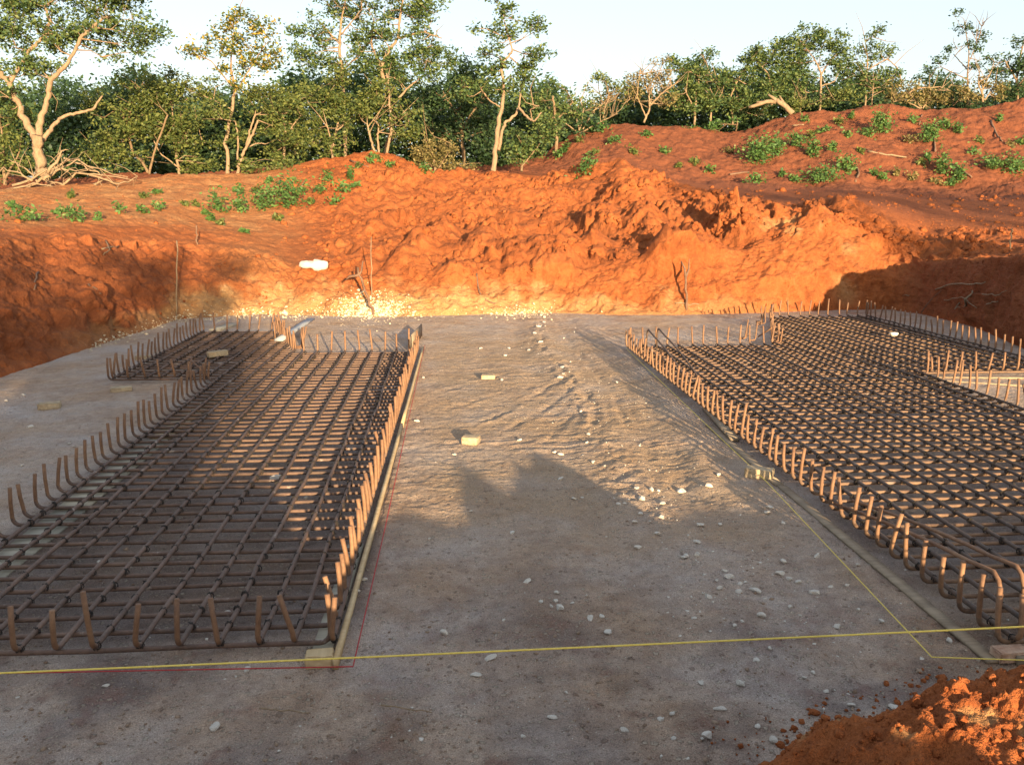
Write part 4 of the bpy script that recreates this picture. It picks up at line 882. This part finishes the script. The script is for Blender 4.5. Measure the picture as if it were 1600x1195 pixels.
tree('forked_tree', 'thin pale tree with slender twin stems in the shade below the tallest centre tree', 'tree', (583, 240, 33.5), [[(588, 248, 3.2), (580, 220, 2.8), (574, 195, 2.2)], [(592, 246, 3), (590, 215, 2.6), (592, 195, 2), (584, 188, 1.6)], [(604, 244, 3.4), (612, 200, 3), (608, 150, 2.4), (604, 115, 1.8)]],
     [(575, 165, 40, 34), (620, 170, 44, 32), (590, 140, 34, 24), (640, 215, 34, 26)], 'leaf_b', 'bark', .16, .8, .42, snags=8)
tree('bush', 'low yellowish green bush at the foot of the trees left of the lone pale-trunked tree', 'bush', (680, 262, 32.5), [[(680, 268, 2.5), (676, 240, 2), (668, 220, 1.4)], [(684, 266, 2), (700, 240, 1.6), (706, 225, 1)], [(682, 264, 2), (660, 250, 1.4)]],
     [(680, 235, 36, 26), (650, 248, 26, 18), (706, 225, 22, 18), (720, 258, 34, 10), (690, 258, 34, 14)], 'leaf_d', 'bark2', .13, 1.0, .32, snags=6)
tree('lone_tree', 'lone tree with split pale trunk and dark leaf tufts in the centre of the photo', 'tree', (772, 264, 31.5), [[(771, 274, 7), (774, 235, 6), (778, 195, 5.6), (784, 165, 4.6), (788, 140, 3.4), (783, 100, 3.2), (797, 85, 2.8), (801, 78, 2.2), (790, 40, 1.8)], [(779, 235, 4.4), (783, 205, 4), (792, 190, 3.6), (806, 180, 3), (811, 165, 2.4), (815, 135, 2.2), (820, 125, 1.6)], [(811, 168, 3), (826, 186, 2.8), (835, 190, 2.2), (846, 176, 1.6)], [(832, 188, 1.8), (828, 172, 1.4), (842, 165, 1)], [(783, 168, 2.2), (765, 158, 2), (750, 136, 2), (722, 136, 1.4)], [(797, 90, 2), (815, 105, 1.4)], [(790, 60, 1.6), (760, 45, 1.2), (742, 45, .8)]],
     [(800, 18, 28, 16), (786, 48, 26, 18), (832, 40, 24, 20), (846, 84, 24, 14), (762, 78, 28, 18), (745, 46, 14, 7), (822, 100, 26, 16), (768, 110, 32, 18), (738, 130, 26, 18), (815, 125, 22, 12), (790, 138, 34, 14), (730, 152, 20, 14), (775, -4, 16, 8)], 'leaf_a', 'bark', .17, 1.25, .34, snags=6)
tree('leafy_shrub', 'green leafy shrub right behind the lone pale-trunked tree', 'shrub', (815, 258, 33.5), [[(815, 268, 3), (818, 235, 2.4), (824, 215, 1.6)], [(814, 262, 2), (840, 230, 1.4)]],
     [(815, 225, 36, 26), (845, 215, 26, 20), (800, 248, 22, 14), (860, 200, 24, 18)], 'leaf_a', 'bark2', .17, 1.0, .4)
tree('dense_tree', 'dense dark green tree between the tallest centre tree and the lone tree', 'tree', (725, 258, 37), [[(725, 264, 5), (722, 200, 4), (718, 150, 3)], [(722, 200, 2.5), (750, 160, 2)], [(722, 190, 2.5), (695, 150, 2)]],
     [(715, 150, 40, 40), (740, 205, 44, 36), (690, 190, 36, 34), (735, 110, 34, 22), (665, 155, 30, 30), (760, 165, 26, 34)], 'leaf_c', 'bark2', .19, 1.1, .46)
tree('dense_tree', 'dense dark green tree filling the gap right of the lone tree', 'tree', (870, 245, 39), [[(870, 255, 5), (868, 190, 3.5), (864, 150, 2.4)], [(868, 190, 2.5), (895, 160, 1.8)]],
     [(865, 150, 40, 24), (885, 175, 36, 26), (850, 185, 30, 26), (835, 155, 24, 18)], 'leaf_a', 'bark2', .19, 1.0, .44)
# --- on the back embankment
G_ = 'dry'
tree('dead_bush', 'tangled grey leafless brush at the left end of the back embankment crest', 'bush', (905, 204, 41.5), [[(906, 208, 2.5), (900, 180, 1.8), (880, 165, 1)], [(908, 208, 2.2), (925, 175, 1.6), (946, 160, 1)], [(902, 206, 2), (870, 188, 1.4), (852, 196, .8)], [(906, 206, 2), (912, 170, 1.4), (904, 150, .8)], [(910, 206, 2), (950, 185, 1.2), (965, 178, .8)], [(900, 206, 1.8), (866, 178, 1.2), (858, 168, .8)], [(884, 200, 1.4), (860, 206, 1), (840, 215, .6)]],
     [(930, 168, 20, 8)], 'leaf_d', 'dead', .15, .4, .3, snags=46)
tree('sparse_tree', 'small sparse tree with thin bare stems rising from the grey brush', 'tree', (942, 190, 43), [[(942, 195, 2.4), (944, 170, 2), (952, 150, 1.6), (946, 125, 1)], [(944, 168, 1.6), (935, 140, 1), (936, 118, .7)]], [(946, 122, 14, 14), (935, 120, 8, 10), (960, 140, 22, 16), (925, 150, 16, 12)], 'leaf_b', 'bark2', .18, .7, .36, snags=14)
tree('dead_bush', 'vine-tangled half-dead tree with drooping pale twigs left of the leafy embankment trees', 'tree', (1008, 188, 43.5), [[(1006, 192, 3), (1016, 168, 2.4), (1013, 145, 2), (1004, 118, 1.4)], [(1015, 166, 2.2), (1035, 145, 1.8), (1060, 128, 1.2)], [(1010, 185, 2), (995, 150, 1.5), (1000, 110, 1)], [(1014, 150, 1.4), (1028, 120, 1), (1035, 100, .7)]],
     [(1010, 125, 30, 22), (1035, 120, 24, 22), (985, 140, 20, 26), (1045, 150, 20, 24), (1030, 98, 16, 10)], 'leaf_d', 'dead', .15, .7, .36, snags=50)
tree('leafy_tree', 'bushy green tree directly right of the vine-tangled half-dead tree', 'tree', (1085, 190, 44.5), [[(1085, 196, 3), (1087, 160, 2.4), (1092, 120, 1.8)], [(1086, 175, 2), (1070, 140, 1.5)], [(1110, 190, 2.6), (1112, 160, 2), (1122, 155, 1.4)]],
     [(1088, 110, 34, 24), (1105, 130, 34, 34), (1075, 145, 30, 34), (1098, 85, 18, 10), (1118, 160, 26, 24), (1065, 165, 22, 24), (1060, 100, 20, 14)], 'leaf_a', 'bark', .2, 1.0, .46, snags=10)
tree('leafy_tree', 'green tree with a thin leaning pale stem above the fallen dead trunk', 'tree', (1142, 186, 45), [[(1145, 195, 2.6), (1142, 160, 2.2), (1140, 150, 1.8)], [(1206, 165, 2.2), (1207, 140, 2), (1200, 115, 1.8), (1182, 96, 1.4)], [(1140, 155, 1.8), (1160, 110, 1.4)]],
     [(1150, 140, 30, 40), (1180, 110, 32, 30), (1178, 80, 22, 18), (1195, 145, 34, 34), (1165, 165, 34, 20), (1200, 90, 24, 22)], 'leaf_a', 'bark', .2, 1.0, .46, snags=8)
tree('round_tree', 'tallest round-crowned green tree on the back embankment with a straight pale stem', 'tree', (1281, 172, 45), [[(1281, 178, 3.2), (1282, 145, 2.8), (1283, 115, 2.4), (1274, 95, 1.8)], [(1283, 118, 1.8), (1296, 95, 1.2)], [(1282, 142, 1.6), (1262, 145, 1.2), (1246, 138, .8)], [(1283, 135, 1.6), (1304, 128, 1.2), (1312, 110, .8)]],
     [(1265, 70, 40, 26), (1295, 75, 30, 30), (1240, 85, 30, 26), (1280, 50, 32, 12), (1250, 115, 34, 26), (1225, 70, 20, 16), (1300, 105, 24, 20), (1238, 150, 34, 24), (1290, 155, 30, 18), (1222, 120, 24, 26)], 'leaf_a', 'bark', .2, .95, .44, snags=8)
tree('sparse_tree', 'ragged thin tree with pale drooping stems right of the round-crowned tree', 'tree', (1352, 162, 45), [[(1352, 168, 2.4), (1354, 130, 2), (1356, 95, 1.4), (1352, 65, .9)], [(1355, 110, 1.6), (1385, 92, 1.4), (1402, 105, 1.2), (1410, 130, .9)], [(1353, 140, 1.6), (1340, 100, 1)], [(1362, 165, 1.6), (1366, 120, 1)]],
     [(1352, 80, 16, 20), (1375, 88, 24, 18), (1362, 55, 14, 6), (1345, 130, 30, 34), (1385, 130, 32, 26), (1330, 105, 22, 20), (1372, 50, 6, 8), (1408, 120, 18, 16)], 'leaf_a', 'bark', .19, .85, .40, snags=22)
tree('dead_bush', 'yellowish dry bush with arching pale branch, right part of the back embankment crest', 'bush', (1440, 166, 44), [[(1440, 170, 2.4), (1420, 145, 2), (1435, 138, 1.8), (1470, 136, 1.2), (1485, 142, .8)], [(1438, 170, 2), (1410, 155, 1.4), (1396, 160, .9)], [(1442, 170, 1.8), (1452, 150, 1.2)]],
     [(1420, 148, 34, 16), (1455, 152, 40, 12), (1400, 140, 20, 18), (1478, 158, 24, 10)], 'leaf_d', 'dead', .17, .9, .36, snags=26)
tree('dead_bush', 'bright yellow-green dry shrub with forked pale stems near the right edge', 'bush', (1536, 152, 43.5), [[(1536, 160, 2.4), (1535, 140, 2), (1545, 120, 1.6), (1550, 108, 1)], [(1540, 156, 2.2), (1520, 150, 1.8), (1505, 146, 1.4)], [(1536, 150, 2), (1528, 130, 1.6), (1545, 118, 1)], [(1540, 156, 1.8), (1556, 130, 1.2)]],
     [(1545, 125, 24, 14), (1515, 150, 24, 12), (1560, 140, 16, 18), (1500, 140, 16, 8)], 'leaf_d', 'dead', .17, .8, .34, snags=18)
tree('sparse_tree', 'tall wispy tree with a see-through crown against the sky near the right edge', 'tree', (1512, 158, 46), [[(1512, 165, 2.2), (1512, 120, 1.8), (1514, 80, 1.3), (1506, 30, .7)], [(1513, 100, 1.3), (1530, 60, .9), (1537, 28, .6)], [(1512, 110, 1.3), (1490, 85, .9)], [(1512, 125, 1.3), (1470, 105, .8)]],
     [(1505, 35, 18, 18), (1535, 42, 7, 24), (1510, 72, 26, 20), (1530, 88, 18, 14), (1475, 92, 12, 5), (1455, 110, 14, 7), (1490, 78, 14, 8), (1520, 108, 22, 10)], 'leaf_c', 'bark2', .19, .42, .34, snags=16)
tree('leafy_tree', 'leafy tree cut off by the right edge of the photo', 'tree', (1590, 152, 45.5), [[(1590, 158, 3), (1588, 120, 2.4), (1598, 70, 1.6), (1605, 40, 1)], [(1588, 125, 2), (1570, 95, 1.4)], [(1590, 135, 2), (1620, 100, 1.4)]],
     [(1575, 98, 28, 18), (1600, 60, 20, 16), (1610, 110, 34, 26), (1590, 140, 30, 14), (1560, 115, 22, 10)], 'leaf_c', 'bark2', .2, .85, .42)
tree('leafy_shrub', 'low dark green shrub below the yellow-green dry shrub on the embankment crest', 'shrub', (1490, 160, 44.8), [[(1490, 166, 2), (1488, 140, 1.4)], [(1490, 164, 2), (1510, 145, 1)]], [(1485, 135, 34, 14), (1515, 165, 30, 8), (1455, 125, 26, 10), (1465, 145, 30, 12)], 'leaf_c', 'bark2', .19, 1.0, .42)
tree('leafy_shrub', 'leafy shrub at the foot of the round-crowned tree, right of the fallen dead trunk', 'shrub', (1250, 172, 44), [[(1250, 178, 2), (1252, 150, 1.4)]], [(1245, 165, 30, 14), (1270, 165, 20, 10), (1320, 150, 26, 14)], 'leaf_b', 'bark2', .18, 1.0, .4, snags=6)
tree('leafy_shrub', 'fresh green low shrub on the shaded ground below the fallen dead trunk', 'shrub', (1150, 196, 42.6), [[(1150, 205, 2), (1152, 190, 1.4)]], [(1150, 192, 34, 8), (1110, 196, 30, 8), (1075, 200, 20, 6)], 'weed', 'bark2', .17, .8, .34)
# fallen dead trunk and the heap of cut branches
stick('fallen_trunk', [(1238, 178, 43), (1228, 168, 43), (1215, 158, 43), (1195, 160, 43.2), (1170, 168, 43.4)], .15, .08, 'dead', 'fallen dead trunk with a pale bent limb lying on the embankment crest', 'fallen tree', fork=[(.45, 1200, 148), (.3, 1218, 150), (.7, 1182, 160)], jit=.03)
def brush(label, strokes, D):
    o0 = pt(strokes[0][0][0], strokes[0][0][1], D); mb = MB()
    for s_ in strokes:
        dz = rng.normal(0, .4); P_ = np.array([pt(q[0], q[1], D + dz) for q in s_]); n = 10; f = np.linspace(0, 1, n); f0 = np.linspace(0, 1, len(s_))
        Q_ = np.stack([np.interp(f, f0, P_[:, i]) for i in range(3)], 1) + rng.normal(0, .025, (n, 3)); r0 = rng.uniform(.03, .055); mb.tube(Q_ - o0, np.linspace(r0, .01, n), 6)
        for k in range(4):
            p0 = Q_[rng.integers(2, n)]; e_ = p0 + rng.normal(0, .35, 3) + (0, 0, .1); mb.tube(np.array([p0, (p0 + e_) / 2 + rng.normal(0, .06, 3), e_]) - o0, [.014, .01, .004], 4, False)
    tag(link('brush_pile', mb.mesh('brush_pile', M['dead'], True), None, o0), label, 'brush pile')
brush('heap of cut pale bare branches in front of the big spreading tree', [[(40, 296), (80, 268), (112, 245), (150, 262), (200, 278)], [(48, 292), (75, 275), (110, 256), (125, 250)], [(95, 290), (120, 270), (165, 276), (210, 282)], [(100, 247), (130, 258), (160, 275), (150, 290)],
      [(130, 300), (155, 285), (170, 280)], [(20, 290), (50, 280), (85, 262), (96, 240)], [(66, 280), (100, 262), (120, 268)], [(110, 298), (90, 285), (70, 282)], [(50, 282), (30, 270), (0, 262)], [(60, 285), (40, 262), (15, 250)], [(75, 270), (95, 240), (105, 232)], [(140, 272), (185, 290), (215, 278)], [(10, 297), (60, 288), (100, 292)]], 27.5)
# dense wood far behind, one mass nobody could count
def wood(label, span, D, top, bottom, n, leaf, size):
    P_ = []
    for k in range(n):
        px = rng.uniform(*span); t_ = 12 + np.interp(px, [q[0] for q in top], [q[1] for q in top]) + 8 * math.sin(px * .021) + 16 * math.sin(px * .05) + 9 * math.sin(px * .13 + 1) + 6 * math.sin(px * .31)
        py = t_ + (bottom - t_) * rng.random() ** 1.15; Dd = D + rng.uniform(0, 7); c = pt(px, py, Dd); m_ = int(rng.uniform(22, 44)); P_.append(c + rng.normal(0, 1, (m_, 3)) * (.42, .42, .30))
    V, F = leaf_quads(np.concatenate(P_), size); tag(link('woodland', mesh_np('woodland', V, F, M[leaf])), label, 'woodland', kind='stuff')
wood('dark green wood behind the row of trees', (-160, 930), 41, [(-200, 130), (60, 130), (200, 122), (330, 150), (450, 130), (560, 110), (700, 118), (830, 150), (930, 160)], 285, 3500, 'leaf_c', .24)
wood('green wood behind the back embankment', (860, 1750), 50, [(860, 165), (960, 150), (1050, 120), (1130, 118), (1200, 108), (1300, 105), (1400, 138), (1500, 138), (1600, 128), (1750, 120)], 215, 2200, 'leaf_c', .27)

# --- weeds on the banks
def weed(px, py, wpx, hpx, label, group=None, leaf='weed', n=None):
    h_, n_ = hit(px, py); D = (h_ - CAMP) @ _fw; s = D / FPX; W_, H_ = wpx * s / 2, hpx * s; m_ = 2 * n if n else int(np.clip(150 * (W_ * H_) / .12, 60, 1590)); C_ = rng.normal(0, 1, (m_, 3)) * (W_ * .5, W_ * .42, H_ * .28) + (0, 0, H_ * .5)
    for i in range(len(C_)):
        C_[i, 2] = max(C_[i, 2], .02) + (drop(h_[0] + C_[i, 0], h_[1] + C_[i, 1]) - h_[2] if m_ < 1600 else 0)
    V, F = leaf_quads(C_, np.clip(.055 + .0024 * D, .06, .18)); mb = MB()
    for k in range(max(3, m_ // 40)):
        e_ = C_[rng.integers(len(C_))]; b_ = np.array([0, 0, -.02]); mb.tube([b_, (b_ + e_) / 2 + rng.normal(0, .02, 3), e_], .006, 4, False)
    o = link('weed', None, None, h_); tag(o, label, 'weed', group); link('leaves', mesh_np('leaves', V, F, M[leaf]), o); link('stem', mb.mesh('stem', M['weed']), o)
for a_ in [(36, 345, 58, 26, 'wide green weed clump near the left edge of the left bank'), (115, 345, 44, 26, 'green weed clump second from the left edge on the left bank'),
    (154, 344, 12, 14, 'tiny dark weed between the left clumps and the small bright weed'), (188, 332, 22, 14, 'small bright weed on the left bank, left of the two small weeds'), (248, 328, 20, 15, 'small bright weed on the left bank, nearest the brush heap'), (222, 332, 20, 11, 'small flat weed between two bright weeds of the left bank'),
    (342, 330, 34, 30, 'green weed clump at the left end of the long weed patch'), (376, 332, 24, 26, 'weed clump next to the left end of the long weed patch'), (450, 322, 66, 42, 'largest bright green weed clump on the left bank'), (412, 326, 40, 32, 'middle clump of the long weed patch, joined to the largest weed'),
    (374, 304, 18, 16, 'small weed above the long weed patch'), (512, 284, 18, 18, 'bright weed on the left shoulder of the small weedy hill'), (548, 282, 14, 22, 'narrow upright weed in the middle of the small weedy hill'), (580, 256, 14, 16, 'weed near the top of the small weedy hill'), (500, 302, 26, 14, 'weed low on the small weedy hill'), (536, 300, 26, 16, 'flat weed low on the right of the small weedy hill'), (524, 318, 26, 12, 'lowest weed at the foot of the small weedy hill'), (664, 268, 18, 12, 'weed on the right shoulder of the small weedy hill'),
    (936, 206, 32, 14, 'bright grass tuft on the left crest of the back embankment'), (975, 190, 20, 14, 'bright grass tuft on the crest of the embankment under the half-dead tree'), (884, 236, 16, 14, 'small bright weed on the left slope of the back embankment'), (872, 246, 16, 12, 'dim weed lowest on the left slope of the back embankment'), (917, 268, 34, 22, 'dull green weed at the foot of the left slope'), (960, 222, 24, 10, 'flat weed in the middle of the left slope'), (1038, 240, 18, 10, 'small weed in the right of the left slope'),
    (1185, 250, 50, 34, 'large dark green bush right of the vertical crack in the embankment'), (1213, 240, 26, 26, 'bush touching the large dark bush on its right side'), (1245, 228, 28, 20, 'weed clump right above the gap below the pointed mound'), (1269, 244, 26, 24, 'bright weed clump beneath the pointed mound'), (1284, 283, 58, 22, 'long dark green hedge-like weed at the foot of the back embankment'), (1322, 268, 34, 24, 'bright weed over the dark forked stump'), (1376, 206, 32, 30, 'tall grassy weed high on the back embankment'), (1452, 218, 30, 26, 'dark green weed round the dead stump stem'), (1474, 202, 24, 16, 'weed upper right of the dead stump stem'), (1497, 208, 18, 14, 'dim round weed right of the dead stump stem'), (1324, 214, 14, 10, 'tiny weed in the upper middle of the embankment'), (1472, 270, 24, 30, 'bright upright weed low on the right embankment'), (1498, 278, 24, 18, 'weed low on the right, beside the dark branch'),
    (1550, 264, 40, 18, 'left clump of the weed row at the right edge'), (1585, 266, 40, 22, 'right clump of the weed row at the right edge'), (1110, 268, 18, 10, 'small weed left of the dark log'), (1180, 286, 30, 14, 'flat weed near the dark log'), (1354, 212, 22, 12, 'dull small weed left of the tall grassy weed'), (1258, 190, 14, 10, 'small weed on the pointed mound'), (1390, 345, 0, 0, '')]:
    if a_[2]: weed(*a_)
for (px, py) in [(1060, 262), (1086, 256), (1140, 240), (1222, 276), (1240, 285), (1300, 236), (1310, 195), (1330, 186), (1345, 240), (1365, 275), (1380, 280), (1400, 275), (1420, 224), (1426, 192), (1440, 256), (1450, 248), (1462, 288), (1488, 290), (1520, 240), (1530, 222), (1560, 190), (1580, 230), (1595, 225), (990, 240), (1010, 212), (905, 222), (930, 240), (1425, 282), (1268, 216), (1288, 206)]:
    weed(px, py, rng.uniform(10, 22), rng.uniform(7, 12), 'small green weed dotted over the back embankment', 'small weeds of the back embankment', random.choice(['weed', 'leaf_b', 'leaf_b', 'leaf_d']), 40)
for (px, py) in [(290, 322), (320, 335), (306, 322), (226, 310), (245, 303), (330, 345), (345, 352), (435, 345), (400, 300), (382, 364), (420, 285), (470, 300), (485, 318), (560, 262), (555, 292), (590, 250), (610, 262), (110, 310), (20, 325), (90, 335)]:
    weed(px, py, rng.uniform(9, 18), rng.uniform(6, 11), 'small green weed dotted over the left bank and weedy hill', 'small weeds of the left bank', random.choice(['weed', 'weed', 'leaf_b']), 36)

# ------------------------------------------------------------------ trees behind the photographer whose shade falls across the brown grid and the back of the pit
def shade_tree(label, x, y, h_, blobs, dens, gap=.5):
    zb = .7; B = np.array([x, y, zb]); mb = MB(); mb.tube(np.array([(0, 0, -.1), (.05, .02, h_ * .35), (-.05, .05, h_ * .7)]), [.13, .10, .06], 8); LC = []
    for (bx, bz, rx, rz) in blobs:
        n = int(dens * 4.5 * rx * rz / .16)
        for k in range(n):
            q = rng.normal(size=3); q /= np.linalg.norm(q); q *= rng.random() ** .4; c = np.array([bx - x + q[0] * rx, q[1] * min(rx, rz), bz - zb + q[2] * rz])
            LC.append(c + rng.normal(0, 1, (34, 3)) * (.2, .2, .15)); mb.tube([(0, 0, min(c[2] * .6, h_ * .6)), c * (.5, .5, .8), c], [.03, .02, .006], 4, False)
    o = link('shade_tree', None, None, B); tag(o, label, 'tree'); link('trunk', mb.mesh('trunk', M['bark2'], True), o)
    V, F = leaf_quads(np.concatenate(LC), .15); link('crown', mesh_np('crown', V, F, M['leaf_a']), o)
shade_tree('leafy tree behind the photographer shading the brown grid', .4, -9, 5, [(1.0, 3.6, 1.05, 1.15), (-.9, 3.4, 1.2, 1.1), (-.2, 5.0, 1.5, .62), (1.5, 5.1, .75, .5), (-2.6, 4.0, 1.3, 1.5), (.5, 2.5, 1.5, .45), (1.2, 2.95, .9, .55), (-1.0, 2.5, 1.2, .5)], 1.15)
shade_tree('leafy tree behind the photographer shading the left bank', -5.4, -9.5, 5, [(-4.6, 4.0, 1.6, 1.6), (-7.0, 3.8, 1.8, 1.8), (-3.2, 4.9, 1.2, .7), (-9.5, 3.6, 1.8, 1.8), (-4.9, 2.9, 1.6, .7)], 1.0)
shade_tree('tall flat-topped tree behind the photographer shading the trough before the back embankment', 19, -16, 9, [(17.6, 9.0, 1.6, .5), (20.5, 9.1, 1.9, .6)], .9)
shade_tree('second tall flat-topped tree behind the photographer, shading the right of the trough', 26, -16, 9, [(24.0, 9.1, 2.0, .65), (27.6, 9.2, 2.2, .7), (31.5, 9.2, 2.2, .7)], .9)
